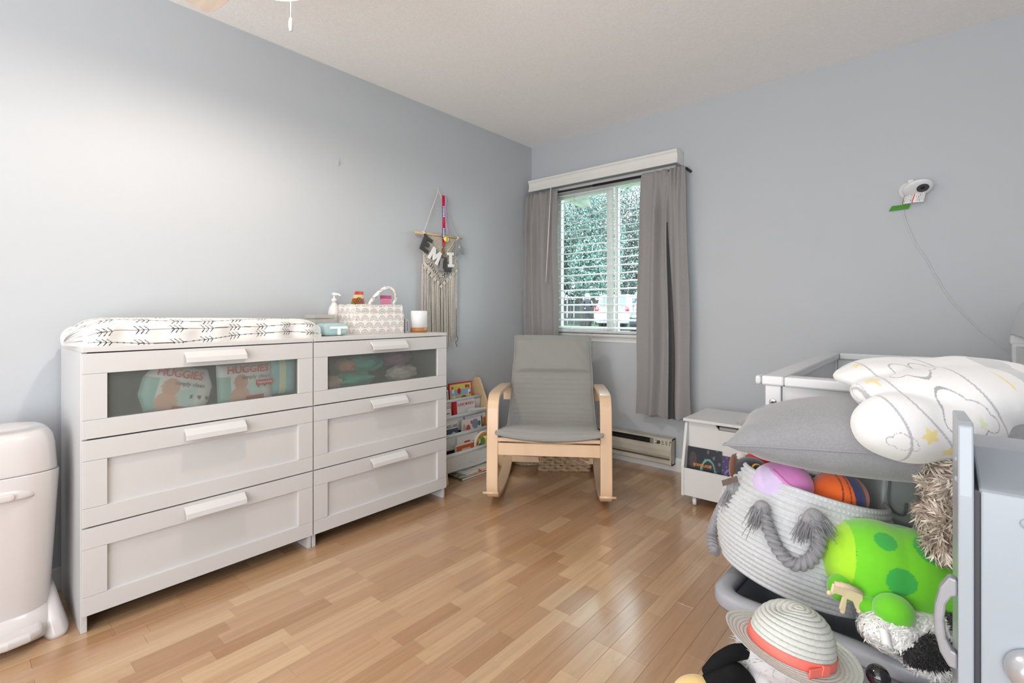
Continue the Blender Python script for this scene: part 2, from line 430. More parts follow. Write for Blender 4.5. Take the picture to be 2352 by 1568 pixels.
for s in strips[300:]: strip_mesh(b, s)
b.build('floor_strips_far', m_floor, fl, stuff=True)
# baseboards, trim ---------------------------------------------------
bbp = [(0, 0), (-.014, 0), (-.014, .075), (-.008, .09), (0, .09)]
MB().prism(bbp, .02, XR, 'yz').build('baseboard_back', m_trim, structure=True)
MB().box(0, .013, YF, -.016, 0, .088).build('baseboard_left', m_trim, structure=True, bevel=.003)
# window ---------------------------------------------------------------
win = MB()
fy0, fy1 = .045, .125
win.box(WX0, WX0+.04, fy0, fy1, WZ0, WZ1).box(WX1-.04, WX1, fy0, fy1, WZ0, WZ1).box(WX0+.04, WX1-.04, fy0, fy1, WZ0, WZ0+.014).box(WX0+.04, WX1-.04, fy0, fy1, WZ1-.045, WZ1)
m_vinyl = M('window_vinyl', (236, 238, 238), .3, var=(4, .01))
wo = win.build('window_1', m_vinyl, structure=True, bevel=.003)
m_glass = glassy('window_glass', (246, 252, 250), .9)
MX = .712
b = MB(); b.box(MX-.03, MX+.012, .05, .085, WZ0+.014, WZ1-.045); b.box(WX0+.04, WX0+.065, .05, .085, WZ0+.014, WZ1-.045)
b.box(WX0+.065, MX-.03, .05, .085, WZ0+.014, WZ0+.034).box(WX0+.065, MX-.03, .05, .085, WZ1-.075, WZ1-.045)
sash = b.build('sliding_sash', m_vinyl, wo, bevel=.002)
MB().box(WX0+.065, MX-.03, .064, .069, WZ0+.034, WZ1-.075).build('pane', m_glass, sash)
b = MB(); b.box(MX+.014, MX+.034, .09, .12, WZ0+.014, WZ1-.045)
b.box(MX+.038, MX+.044, .09, .12, WZ0+.014, WZ1-.045)
fs = b.build('fixed_sash', m_vinyl, wo, bevel=.002)
MB().box(MX+.044, WX1-.04, .1, .105, WZ0+.014, WZ1-.045).build('pane', m_glass, fs)
b = MB(); b.prism([(.0, .868), (-.012, .868), (-.016, .878), (-.028, .884), (-.034, .893), (-.034, .905), (.045, .905), (.045, .895), (0, .895)], WX0-.03, WX1+.03, 'yz')
b.build('trim_1', m_trim, structure=True)
MB().box(WX0-.0, WX1+.0, -.006, 0, .846, .868).build('trim_2', m_trim, structure=True, bevel=.002)
for nm, xx in (('trim_3', .585), ('trim_4', 1.30)):
    MB().box(xx-.012, xx, -.005, 0, .09, .846).build(nm, m_wall, structure=True, bevel=.001)
# ================================================================= BLIND, VALANCE, ROD, CURTAINS
t = thing('window_blind', 'white horizontal slat blind hanging open across the window', 'blind', (.735, -.02, 2.03))
b = MB().box(.215, 1.255, -.045, .01, 2.0, 2.045); b.build('headrail', m_white, t, world=True, bevel=.003)
m_slat = M('blind_slat', (240, 242, 242), .35, var=(6, .01))
zs = np.arange(.955, 1.99, .0573)
sl = None
for z in zs:
    if sl is None:
        bb = MB()
        prof = [(-.025, -.0016), (-.012, .0006), (0, .0014), (.012, .0006), (.025, -.0016)]
        prof = prof+[(y, zz-.0032) for y, zz in prof[::-1]]
        bb.prism(prof, .215-.735, 1.255-.735, 'yz'); sl = bb.build('slat', m_slat, t); o = sl
    else:
        o = sl.copy(); COL.objects.link(o)
    o.location = (0, 0, z-2.03); o.rotation_euler = (R(14+random.uniform(-1, 1)), R(random.uniform(-.15, .15)), 0)
MB().box(.215, 1.255, -.045, .005, .912, .93).build('bottom_rail', m_white, t, world=True, bevel=.004)
for xx in (.42, .735-.02, 1.06):
    for yy in (-.046, .006):
        MB().tube([(xx, yy, .92), (xx, yy, 2.01)], .0011, 5).build('ladder_cord', m_white, t, world=True)
MB().tube([(.298, -.135, 2.035), (.275, -.168, 1.30)], .004, 6).build('tilt_wand', m_whitep, t, world=True)
MB().tube([(1.15, -.05, 2.0), (1.15, -.05, 1.5)], .0015, 5).build('lift_cord', m_white, t, world=True)

t = thing('window_valance', 'white moulded cornice box mounted above the window', 'valance', (.66, -.05, 2.05))
vp = [(-.008, 2.13), (-.118, 2.13), (-.118, 2.118), (-.108, 2.108), (-.104, 2.085), (-.108, 2.062), (-.112, 2.05), (-.112, 2.042), (-.094, 2.042), (-.094, 2.115), (-.008, 2.115)]
m_val = M('cornice_paint', (224, 224, 220), .5, var=(5, .02))
MB().prism(vp, .055, 1.29, 'yz').build('front_board', m_val, t, world=True, bevel=.002)
for xx in (.055, 1.278): MB().box(xx, xx+.012, -.094, -.004, 2.042, 2.115).build('end_board', m_val, t, world=True)

t = thing('curtain_rod', 'thin black curtain rod running under the white cornice', 'curtain rod', (.66, -.075, 2.005))
MB().tube([(.012, -.075, 2.008), (.68, -.075, 2.005)], .008, 10).build('rod_tube', m_black, t, world=True)
MB().tube([(.64, -.075, 2.005), (1.325, -.075, 2.003), (1.338, -.07, 2.0), (1.34, -.004, 1.995)], .0095, 10).build('outer_tube', m_black, t, world=True)
MB().tube([(.03, -.075, 2.006), (.03, -.004, 1.99)], .006, 8).build('rod_bracket', m_black, t, world=True)

m_curt = M('curtain_cloth', (146, 144, 143), .85, bump=(900, .25, .0006), var=(140, .05), sheen=.25, spec=.2)
m_curtb = M('fold_shade', (70, 70, 74), .9, var=(60, .05))  # charcoal standing in for the shade inside the curtain fold
def curtain(name, label, x0t, x1t, x0b, x1b, zt, zb, ph, folds, pm=(0, 1)):
    t = thing(name, label, 'curtain', ((x0t+x1t)/2, -.075, zb), group='grey window curtains')
    def f(u, v):
        # u across, v down. gathered narrow pleats at top merging to wide folds
        xt = x0t+(x1t-x0t)*u; xb = x0b+(x1b-x0b)*u
        k = v**.7
        x = xt*(1-k)+xb*k
        d = np.zeros_like(u)
        for (c, wd, amp, sk) in folds: d += amp*np.exp(-((u-c-sk*v)/wd)**2)
        msk = 1/(1+np.exp(-(u-pm[0])*30))*1/(1+np.exp((u-pm[1])*30))
        pl = msk*.013*np.sin(2*PI*(u*8.5+.6*np.sin(u*7)+ph))*np.exp(-v*6)+.007*np.sin(2*PI*(u*3.3+ph)+v*1.5)*(1-np.exp(-v*4))+.003*np.sin(u*17+v*13)
        y = -.096-.018*v**.5*.6-d*(np.clip(v*6, 0, 1))-pl
        z = zt+(zb-zt)*v+.004*np.sin(u*9)*(v)
        y = np.where(v < .012, y+.004, y)
        x = x+.008*np.sin(v*9+u*3)*v
        return x, np.minimum(y, -.03), z
    b = MB(); b.grid(f, 110, 90)
    cl = b.build('cloth', m_curt, t, world=True, solid=.0016)
    # hem stitched band and rod pocket
    b = MB()
    def h(u, v):
        X, Y, Z = f(u, .955+.045*v); return X, Y-.0016-.0012*np.sin(PI*v), Z
    b.grid(h, 110, 6); b.build('hem', m_curt, t, world=True)
    return t, f
curtain('window_curtain', 'short grey curtain gathered in the room corner behind the blind wand', .018, .33, .012, .358, 2.024, .40, .2,
        [(.30, .07, .045, .04), (.58, .13, .04, .06), (.93, .05, .040, .02), (.06, .06, .03, 0)], (.0, .9))
ct, cf = curtain('window_curtain', 'grey curtain to the right of the window with a deep open dark fold', 1.035, 1.335, 1.0, 1.385, 2.015, .375, .0,
        [(.13, .10, .018, .05), (.40, .07, .055, -.06), (.62, .035, .050, .03), (.84, .10, .052, -.02)], (.30, .95))
# dark strip over the cloth, painting in the shade of the open fold
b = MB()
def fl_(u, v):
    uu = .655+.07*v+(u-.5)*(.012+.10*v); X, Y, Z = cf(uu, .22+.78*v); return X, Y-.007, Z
b.grid(fl_, 8, 40); b.build('fold_shade_strip', m_curtb, ct, world=True, label='dark strip painted as shade in the open fold of curtain')
# ================================================================= OUTSIDE
m_grass = M('grass', (54, 84, 44), .9, var=(1.5, .25), bump=(40, .6, .02))
m_pave = M('driveway_paving', (60, 64, 68), .9, var=(2, .1))
m_leaf = M('evergreen_leaf', (70, 110, 90), .45, attr=True, spec=.5)
m_bark = M('bark', (74, 70, 66), .9, bump=(12, .8, .02), var=(4, .25))
gb = MB()
gb.grid(lambda u, v: (-40+60*u, .3+45*v, -.35+.55*np.clip(v*2.2, 0, 1)), 24, 24)
gb.build('ground', m_grass, structure=True)
def CP(X, Z, z): # ground-plan helper: metres right of / ahead of the standing point
    return (2.56+X*.7595-Z*.6505, -3.24+X*.6505+Z*.7595, z)
YAW = math.atan2(.6505, .7595)
b = MB(); b.add([CP(3.6, 16, .214), CP(16, 16, .214), CP(16, 27, .235), CP(3.4, 27, .235)], [(0, 1, 2, 3)])
b.build('driveway', m_pave, structure=True)
# soffit of the house above the window
m_soff = M('soffit_boards', (128, 134, 124), .7, var=(3, .04))
so = MB().box(-2, XR+.1, .14, .95, 2.33, 2.37).build('roof_overhang', m_soff, structure=True)
MB().box(-2, XR+.1, .95, .99, 2.24, 2.40).build('fascia_board', m_soff, so)
for k in range(9): MB().box(-2, XR+.1, .17+k*.088, .176+k*.088, 2.324, 2.331).build('soffit_batten', m_soff, so)
MB().box(-.10, -.0, .15, .93, 2.10, 2.32).build('rafter_tail', m_soff, so, bevel=.02)
# trees
def leaves(b, c, r, n, size, base, spread=.25, flowers=0):
    for i in range(n):
        d = Vector(np.random.normal(0, 1, 3)).normalized(); k = random.uniform(.72, 1.04)
        bump_ = .82+.3*noise.noise(d*2.3+Vector(c))
        p = Vector((c[0]+d.x*r[0]*k*bump_, c[1]+d.y*r[1]*k*bump_, c[2]+d.z*r[2]*k*bump_))
        if p.z < .9: continue
        a = Vector(np.random.normal(0, 1, 3)).normalized(); s = a.orthogonal().normalized(); L = size*random.uniform(.6, 1.3)
        q = random.random(); kk = random.uniform(.35, 1.75); col = [v*kk*random.uniform(.93, 1.07) for v in base]
        if q < flowers: col = [.75, .28, .34]
        b.col = tuple(col)
        b.add([p, p+a*L*.5+s*L*.28, p+a*L, p+a*L*.5-s*L*.28], [(0, 1, 2, 3)])
tree_specs = [  # X, Z, crown z, rx, rz, label, base colour
    (1.0, 29, 5.6, 2.6, 4.4, 'tall dense evergreen tree at left outside the window', (0.063, 0.111, 0.1), 0),
    (4.1, 27.5, 4.9, 2.1, 3.6, 'pink flowered evergreen bush tree seen through the left pane', (0.07, 0.122, 0.107), .025),
    (6.7, 30, 5.9, 2.5, 4.4, 'tall grey green tree standing behind the white car', (0.096, 0.126, 0.115), .006),
    (9.2, 28.5, 5.2, 2.4, 3.8, 'grey green tree at the right edge of the window view', (0.1, 0.126, 0.118), .006),
    (-2.6, 29, 5.4, 2.6, 4.2, 'leftmost grey green evergreen beyond the curtain edge', (.07, .12, .105), 0), (12.6, 30, 5.6, 2.8, 4.4, 'rightmost grey green evergreen beyond the curtain edge', (.09, .12, .11), 0),
    (2.5, 36, 7.0, 3.6, 6.5, 'very tall dark evergreen furthest back at left', (0.03, 0.052, 0.046), 0), (8.5, 37, 7.0, 4.0, 6.5, 'very tall dark evergreen furthest back at right', (0.033, 0.052, 0.046), 0)]
for (X, Z, cz, rx, rz, lab, base, fw) in tree_specs:
    c = CP(X, Z, 0); t = thing('garden_tree', lab, 'tree', (c[0], c[1], .25), group='evergreen trees across the yard')
    b = MB()
    for j in range(7):
        a = j*2*PI/7; leaves(b, (math.cos(a)*rx*.55, math.sin(a)*rx*.5, cz-.25+(j % 3-1)*rz*.42), (rx*.62, rx*.6, rz*.55), 3600, .125, base, flowers=fw)
    leaves(b, (0, 0, cz), (rx*.6, rx*.6, rz), 3000, .125, base, flowers=fw)
    b.build('foliage', m_leaf, t, stuff=True)
    b = MB()
    for j in range(3):
        x = (j-1)*.5; b.tube([(x*.3, 0, -.1), (x*.6, .1, 1.2), (x*1.4, .1, 2.6), (x*2.2, .2, 4.5)], [.17, .14, .11, .05], 8)
    b.build('trunk', m_bark, t)
# fence far behind
m_fence = M('weathered_fence', (94, 97, 102), .85, var=(3, .12))
c = CP(4, 35, 0); t = thing('board_fence', 'grey weathered board fence behind the trees outside', 'fence', (c[0], c[1], .2), YAW)
bb = MB().box(-.22, .22, -.02, .02, 0, 1.75); f0 = None
for k in range(34):
    if f0 is None: f0 = bb.build('fence_board', m_fence, t); o = f0
    else: o = f0.copy(); COL.objects.link(o)
    o.location = (-8+k*.48, 0, random.uniform(-.03, .03)); o.rotation_euler = (0, R(random.uniform(-1, 1)), 0)
for zz in (.4, 1.4): MB().box(-8.3, 8.3, .02, .07, zz, zz+.1).build('fence_rail', m_fence, t)
# white car
m_carw = M('white_car_paint', (245, 246, 248), .25, coat=.6, var=(2, .005))
m_cargl = M('car_glass', (50, 60, 66), .08, var=(3, .05), spec=.8)
m_tyre = M('tyre_rubber', (34, 34, 36), .8, var=(8, .1))
m_hub = M('wheel_alloy', (160, 164, 168), .3, .8, var=(6, .05))
m_tail = M('tail_light_red', (205, 30, 50), .2, coat=.5, var=(20, .1))
m_plate = M('number_plate', (215, 218, 222), .4, var=(10, .02))
def car(name, label, loc, rot, scale, paint, tail=True, suv=True):
    t = thing(name, label, 'car', loc, rot)
    S = lambda v: v*scale
    # local: +Y forward, rear at y=0
    prof = [(0, .42), (-.04, .62), (-.03, .95), (.06, 1.02), (.30, 1.60), (.55, 1.68), (2.2, 1.66), (2.9, 1.12), (4.1, .98), (4.3, .75), (4.3, .38), (.1, .32)]
    if not suv: prof = [(0, .38), (-.03, .7), (.05, .9), (.9, 1.0), (1.6, 1.42), (2.6, 1.42), (3.3, .98), (4.2, .85), (4.35, .6), (4.3, .34), (.1, .3)]
    prof = [(a*scale, b_*scale) for a, b_ in prof]
    b = MB(); b.prism(prof, -.86*scale, .86*scale, 'yz')
    vs = []
    for v in b.v:
        k = 1-.16*max(0, v[2]/scale-.95)/.7; vs.append((v[0]*k, v[1], v[2]))
    b.v = vs; b.build('body', paint, t, bevel=.09*scale, segs=3)
    if suv:
        def q(y0, z0, y1, z1, x0, x1, nm='rear_window'):
            b = MB(); d = Vector((0, -(z1-z0), y1-y0)).normalized()
            o_ = Vector((0, -1, .35)).normalized()*.012*scale
            vs = [Vector((x, y, z)) for (x, y, z) in ((-x0, y0, z0), (x0, y0, z0), (x1, y1, z1), (-x1, y1, z1))]
            b.add([v+o_ for v in vs]+[v-o_ for v in vs], [(0, 1, 2, 3), (7, 6, 5, 4), (0, 4, 5, 1), (1, 5, 6, 2), (2, 6, 7, 3), (3, 7, 4, 0)])
            b.v = [(x*scale, y*scale, z*scale) if False else (x, y, z) for x, y, z in b.v]
            return b.build(nm, m_cargl, t)
        k = scale
        q(.085*k, 1.08*k, .285*k, 1.54*k, .68*k, .60*k)
        for sx in (-1, 1):
            for (ya, yb, yc, yd) in ((.42, .95, .62, .95), (1.02, 1.75, 1.02, 1.72), (1.82, 2.55, 1.80, 2.12)):
                b = MB(); x0 = .835*k*sx; x1 = .765*k*sx; e = .012*sx*k
                vs = [(x0+e, ya*k, 1.06*k), (x0+e, yb*k, 1.06*k), (x1+e, yd*k, 1.52*k), (x1+e, yc*k, 1.52*k)]
                b.add(vs+[(x-2*e, y, z) for x, y, z in vs], [(0, 1, 2, 3), (7, 6, 5, 4), (0, 4, 5, 1), (1, 5, 6, 2), (2, 6, 7, 3), (3, 7, 4, 0)])
                b.build('side_window', m_cargl, t)
            b = MB(); b.ell((.74*k*sx, .02*k, .98*k), (.11*k, .08*k, .18*k), 14, 8); b.build('tail_light', m_tail, t)
        MB().box(-.25*k, .25*k, -.06*k, -.03*k, .74*k, .87*k).build('number_plate', m_plate, t, bevel=.005)
        MB().box(-.86*k, .86*k, -.07*k, .06*k, .40*k, .60*k).build('bumper', paint, t, bevel=.04*k)
    else:
        for sx in (-1, 1):
            b = MB(); b.ell((.62*scale*sx, -.0, .70*scale), (.16*scale, .06*scale, .08*scale), 12, 8); b.build('head_light', m_hub, t)
        MB().box(-.26*scale, .26*scale, -.07*scale, -.02*scale, .48*scale, .62*scale).build('number_plate', m_plate, t)
        b = MB(); b.add([(x*scale, y*scale, z*scale) for x, y, z in ((-.72, .93, 1.03), (.72, .93, 1.03), (.62, 1.56, 1.41), (-.62, 1.56, 1.41))], [(0, 1, 2, 3)]); b.build('windscreen', m_cargl, t, solid=.01)
    for sx in (-1, 1):
        for yy in (.8, 3.45):
            T = Matrix.Translation((.78*scale*sx, yy*scale, .33*scale)) @ Matrix.Rotation(PI/2, 4, 'Y')
            b = MB(); b.lathe([(.2*scale, -.1*scale), (.33*scale, -.1*scale), (.34*scale, 0), (.33*scale, .1*scale), (.2*scale, .1*scale)], 20, T=T)
            wo_ = b.build('wheel', m_tyre, t)
            b = MB(); b.lathe([(.0, .09*scale*sx), (.2*scale, .085*scale*sx), (.21*scale, .04*scale*sx)], 16, T=T); b.build('hub_cap', m_hub, wo_)
    return t
cw = CP(4.65, 23, .225)
car('parked_car', 'white hatchback car parked outside with red tail lights', cw, YAW-R(34), 1.0, m_carw)
m_card = M('dark_car_paint', (44, 50, 56), .25, coat=.6, var=(2, .02))
cd = CP(5.25, 18.6, .218)
car('parked_car', 'dark grey car partly visible at right edge of the window', cd, YAW-R(20), .95, m_card, suv=False)
# person outside -----------------------------------------------------
def person(loc, rot):
    t = thing('person', 'person in dark jacket standing behind the white car outside', 'person', loc, rot)
    m_skin = M('skin', (170, 138, 120), .6, var=(20, .04)); m_jack = M('dark_jacket', (34, 38, 45), .8, var=(12, .08)); m_trou = M('dark_trousers', (34, 38, 46), .85, var=(12, .08))
    m_hair = M('pale_hair', (160, 152, 146), .8, var=(60, .1))
    nodes = {'pel': ((0, 0, .95), .15), 'chest': ((0, .0, 1.22), .165), 'sh': ((0, .01, 1.40), .13), 'neck': ((0, .0, 1.50), .06), 'head': ((0, -.03, 1.62), .10), 'top': ((0, -.03, 1.70), .085)}
    for s, n_ in ((-1, 'l'), (1, 'r')):
        nodes.update({n_+'hip': ((.10*s, 0, .88), .10), n_+'knee': ((.11*s, -.02, .48), .07), n_+'ank': ((.11*s, .02, .09), .05), n_+'toe': ((.12*s, -.14, .045), .045),
                      n_+'shd': ((.19*s, .01, 1.38), .075), n_+'elb': ((.25*s, .03, 1.10), .055), n_+'wri': ((.20*s, -.16, 1.02) if s < 0 else (.17, -.20, 1.30), .04), n_+'hand': ((.17*s, -.22, 1.02) if s < 0 else (.12, -.22, 1.40), .035)})
    E_ = [('pel', 'chest'), ('chest', 'sh'), ('sh', 'neck'), ('neck', 'head'), ('head', 'top')]
    for n_ in 'lr': E_ += [('pel', n_+'hip'), (n_+'hip', n_+'knee'), (n_+'knee', n_+'ank'), (n_+'ank', n_+'toe'), ('sh', n_+'shd'), (n_+'shd', n_+'elb'), (n_+'elb', n_+'wri'), (n_+'wri', n_+'hand')]
    ks = list(nodes); me = bpy.data.meshes.new('t'); me.from_pydata([nodes[k][0] for k in ks], [(ks.index(a), ks.index(c_)) for a, c_ in E_], [])
    o = bpy.data.objects.new('t', me); COL.objects.link(o); o.modifiers.new('s', 'SKIN')
    for i, k in enumerate(ks): me.skin_vertices[0].data[i].radius = (nodes[k][1], nodes[k][1]*.82)
    me.skin_vertices[0].data[0].use_root = True
    sm = o.modifiers.new('d', 'SUBSURF'); sm.levels = 2
    bpy.context.view_layer.update(); ev = o.evaluated_get(bpy.context.evaluated_depsgraph_get()); em = bpy.data.meshes.new_from_object(ev)
    bpy.data.objects.remove(o); em.materials.clear()
    for m_ in (m_skin, m_jack, m_trou): em.materials.append(m_)
    for p in em.polygons:
        c_ = p.center; p.use_smooth = True
        hand = c_.y < -.185 and .95 < c_.z < 1.46
        p.material_index = 0 if (c_.z > 1.49 or hand) else (1 if c_.z > .86 else 2)
    bo = bpy.data.objects.new('body', em); COL.objects.link(bo); bo.parent = t
    b = MB(); b.ell((0, -.012, 1.665), (.10, .115, .105), 18, 12, fn=lambda d: 1 if d.y > -.35 or d.z > .45 else .86); b.build('hair', m_hair, t)
    for s in (-1, 1):
        MB().ell((.035*s, -.118, 1.625), (.012, .008, .008), 8, 6).build('eye', m_trou, t)
        MB().ell((.098*s, -.03, 1.61), (.014, .025, .035), 8, 6).build('ear', m_skin, t)
    MB().ell((0, -.128, 1.60), (.014, .018, .022), 8, 6).build('nose', m_skin, t)
    MB().ell((0, -.116, 1.565), (.024, .006, .006), 8, 6).build('mouth', M('lips', (176, 116, 108), .6), t)
pc = CP(3.62, 23.8, .225)
person(pc, YAW+R(15))
# ================================================================= CEILING FAN
m_fan = M('fan_white', (218, 210, 200), .45, var=(5, .02)); m_blade = M('fan_blade', (222, 205, 188), .5, grain=(3, 40, 10, .05))
m_chrome = M('chrome', (225, 226, 228), .12, 1.0, var=(6, .02)); m_shade = M('lamp_shade_enamel', (240, 236, 228), .5, var=(5, .01))
t = thing('ceiling_fan', 'white ceiling fan with beige blades and a pull chain', 'ceiling fan', (1.0, -2.57, 2.44))
b = MB(); b.lathe([(.0, 0), (.075, -.001), (.08, -.03), (.03, -.06), (.03, -.1), (.11, -.12), (.125, -.17), (.12, -.215), (.07, -.235), (.0, -.236)][::-1], 32); b.build('motor_housing', m_fan, t)
for a in (186.6, 306.6, 66.6):
    T = Matrix.Translation((0, 0, -.235)) @ Matrix.Rotation(R(a), 4, 'Z') @ Matrix.Rotation(R(9), 4, 'X')
    pl_ = [(.19, -.05), (.30, -.06), (.44, -.066), (.49, -.062), (.515, -.05), (.525, -.03), (.525, .03), (.515, .05), (.49, .062), (.44, .066), (.30, .06), (.19, .05)]
    b = MB(); b.prism(pl_, -.004, .004, 'xy', T=T); bl = b.build('blade', m_blade, t, bevel=.002)
    b = MB(); b.prism([(.09, -.02), (.2, -.035), (.25, 0), (.2, .035), (.09, .02)], .004, .010, 'xy', T=T); b.build('blade_iron', m_fan, bl)
sh_prof = [(.045, -.245), (.06, -.25), (.105, -.31), (.122, -.336)]
b = MB(); b.lathe(sh_prof, 40, caps=False); b.build('lamp_shade', m_shade, t, solid=.003)
b = MB(); b.lathe([(0.014, -.236), (.016, -.262), (0.0, -.266)], 16); b.build('lamp_socket', m_fan, t)
MB().lathe([(.0, -.296), (.010, -.292), (.013, -.285), (.010, -.276), (.009, -.264), (.0, -.262)][::-1], 16).build('bulb', M('bulb_glass', (255, 244, 225), .3, emit=((255, 225, 190), 2.0)), t)
px_, py_ = .045, .045
ch = MB(); 
for k in range(34): ch.ell((px_, py_, -.335-.003*k*1.0), (.0016, .0016, .0013), 6, 4)
ch.tube([(px_*.6, py_*.6, -.245), (px_, py_, -.335), (px_, py_, -.46)], .0007, 4)
for k in range(9): ch.ell((px_, py_, -.437-.003*k), (.0016, .0016, .0013), 6, 4)
ch.build('pull_chain', m_chrome, t)
b = MB(); b.lathe([(.0, -.502), (.005, -.502), (.0062, -.49), (.0062, -.475), (.0045, -.464), (.0, -.458)], 12, T=Matrix.Translation((px_, py_, 0))); b.build('chain_pull', m_whitep, t)
# ================================================================= DRESSERS
m_int = M('drawer_interior', (150, 150, 148), .7, var=(4, .03))
m_frost = glassy('frosted_glass', (250, 252, 250), .5, rough=.35, haze=.17, haze_col=(170, 176, 172))
DZ = [(.061, .349), (.354, .641), (.646, .930)]
def dresser(label, y0, y1):
    t = thing('dresser', label, 'dresser', (.225, (y0+y1)/2, 0), group='white three drawer chests')
    W_ = (y1-y0)/2-.001; xb, xf = .02-.225, .412-.225; XF = .43-.225
    for s in (-1, 1):
        MB().box(xb, xf, *(sorted((s*W_, s*(W_-.017)))), 0, .934).build('side_panel', m_white, t, bevel=.0015)
    MB().box(xb, XF+.002, -W_, W_, .934, .951).build('top_panel', m_white, t, bevel=.0015)
    MB().box(xb, xb+.006, -W_+.017, W_-.017, .05, .934).build('back_panel', m_int, t)
    MB().box(xb+.006, xf-.03, -W_+.017, W_-.017, .064, .078).build('bottom_panel', m_int, t)
    MB().box(xf-.02, xf-.006, -W_+.017, W_-.017, .048, .066).build('plinth_rail', m_dark, t)
    for i, (z0, z1) in enumerate(DZ):
        ya, yb = -W_+.001, W_-.001; sw = .066; zb, zt = z0+.062, z1-.068
        top = i == 2
        if top: d = MB().box(xf-.36, xf-.35, -W_+.03, W_-.03, z0+.02, z1-.06).box(xf-.36, xf, -W_+.022, -W_+.032, z0+.02, z1-.07).box(xf-.36, xf, W_-.032, W_-.022, z0+.02, z1-.07).box(xf-.36, xf, -W_+.03, W_-.03, z0+.015, z0+.03).build('drawer', m_int, t)
        else: d = MB().box(XF-.018, XF-.012, ya+sw-.004, yb-sw+.004, zb-.004, zt+.004).build('drawer', m_white, t)
        MB().box(XF-.018, XF, ya, yb, zt, z1).build('rail', m_white, d, bevel=.0012)
        MB().box(XF-.018, XF, ya, yb, z0, zb).build('rail', m_white, d, bevel=.0012)
        for s in (-1, 1):
            q = sorted((s*W_-s*.001, s*(W_-.001-sw))); MB().box(XF-.018, XF, q[0], q[1], zb+.0006, zt-.0006).build('stile', m_white, d, bevel=.0012)
        if top: MB().box(XF-.014, XF-.010, ya+sw, yb-sw, zb, zt).build('glass_pane', m_frost, d)
        # lip handle: flat top plate that slopes outward and down
        zc = z1-.010
        hp = [(XF-.0, zc), (XF+.006, zc), (XF+.030, zc-.022), (XF+.033, zc-.040), (XF+.027, zc-.041), (XF+.024, zc-.026), (XF+.004, zc-.010), (XF, zc-.010)]
        MB().prism(hp, -.106, .106, 'xz').build('handle', m_white, d, bevel=.0015)
    return t
dresser('white three drawer chest nearest the diaper pail, under the changing pad', -2.930, -2.132)
dresser('white three drawer chest nearest the book rack, under the rainbow caddy', -2.130, -1.330)
# contents of the two glass drawers
m_print = M('printed_paper', (255, 255, 255), .4, attr=True, bump=(60, .1))
m_red = M('print_red', (200, 30, 45), .5, var=(20, .02)); m_inkdark = M('print_dark', (45, 45, 52), .6, var=(20, .02)); m_inkgrey = M('print_grey', (120, 120, 128), .6, var=(20, .02))
m_inkwhite = M('print_white', (245, 245, 245), .6, var=(20, .01)); m_gold = M('print_gold', (206, 168, 60), .4, .3, var=(30, .05)); m_inkorange = M('print_orange', (226, 140, 40), .5, var=(20, .02))
def cmap(cols, masks, base):
    """paint numpy masks over a base colour"""
    out = np.zeros(masks[0].shape+(3,)) if masks else None
    out[...] = lin(base)
    for c, m in zip(cols, masks): out[m] = lin(c)
    return out
def pack(name, label, loc, w_, h_, d_, tilt, cover, rot=0, hexa=False):
    t = thing(name, label, 'pack', loc, group=None)
    def f(u, v):
        y = (u-.5)*w_; z = (v-.5)*h_
        px = 2*np.abs(u-.5); pz = 2*np.abs(v-.5)
        if hexa:
            sq = np.clip(1-.28*np.clip(pz-.35, 0, 1)/.65, .6, 1); y = y*sq
        k = (1-px**4)*(1-pz**4); x = d_*k**.5
        c, s = math.cos(tilt), math.sin(tilt)
        return x, y*c-z*s, y*s+z*c
    b = MB(); b.grid(f, 48, 40, cover); b.grid(lambda u, v: (-f(u, v)[0], f(u, v)[1], f(u, v)[2]), 10, 10, lambda u, v: np.ones(u.shape+(3,))*.75, flip=True)
    b.build('wrapper', m_print, t)
    return t
def wipes(u, v):
    babyhead = (u-.38)**2/.016+(v-.56)**2/.03 < 1; body = (u-.36)**2/.03+(v-.2)**2/.06 < 1
    swirl = ((v-.25-.4*(u-.3)) < .18) & (u > .3) & (v > .1) & (u < .75)
    corner = (v < .18) & (u > .45) & (u < .8)
    dots = ((u*16) % 2-1)**2+((v*12) % 2-1)**2 < .25
    return cmap([(190, 215, 215), (150, 190, 185), (214, 170, 150), (206, 160, 140), (190, 70, 66), (90, 105, 110)], [swirl, (u < .2) & (v < .7), body, babyhead, corner, dots & (u > .68) & (v > .35) & (v < .52)], (222, 224, 224))
xw = .372
tp = pack('wipes_pack', 'crumpled white wipes pack with red lettering left in the glass drawer', (xw, -2.645, .772), .235, .185, .03, -R(14), wipes, hexa=True)
tf = Matrix.Rotation(-R(14), 4, 'X')
def onx(x, y, z, a=0): return Matrix.Rotation(a, 4, 'X') @ frame((x, y, z), (0, 1, 0), (0, 0, 1))
text('HUGGIES', .042, m_red, tp, onx(.033, -.01, .062, -R(14)), width=.15)
text('simply clean', .022, m_inkgrey, tp, onx(.033, .03, .028, -R(14)), width=.10)
tp = pack('wipes_pack', 'flat white wipes pack with red lettering at centre of the glass drawer', (xw, -2.40, .774), .215, .17, .03, R(2), wipes)
text('HUGGIES', .042, m_red, tp, onx(.034, .0, .058), width=.16)
text('simply clean', .022, m_inkgrey, tp, onx(.034, .03, .026), width=.11)
m_redpatch = MB().box(.0325, .0335, .03, .10, -.012, .010).build('red_patch', m_red, tp)
text('Fragrance free', .012, m_inkwhite, tp, onx(.0345, .065, .0), width=.06)
def bluep(u, v): return cmap([(214, 226, 190)], [np.abs(u-.45) < .12], (150, 196, 206))
pack('wipes_pack', 'pale blue pack at the right end of the glass drawer', (xw-.01, -2.245, .788), .12, .165, .028, 0, bluep)
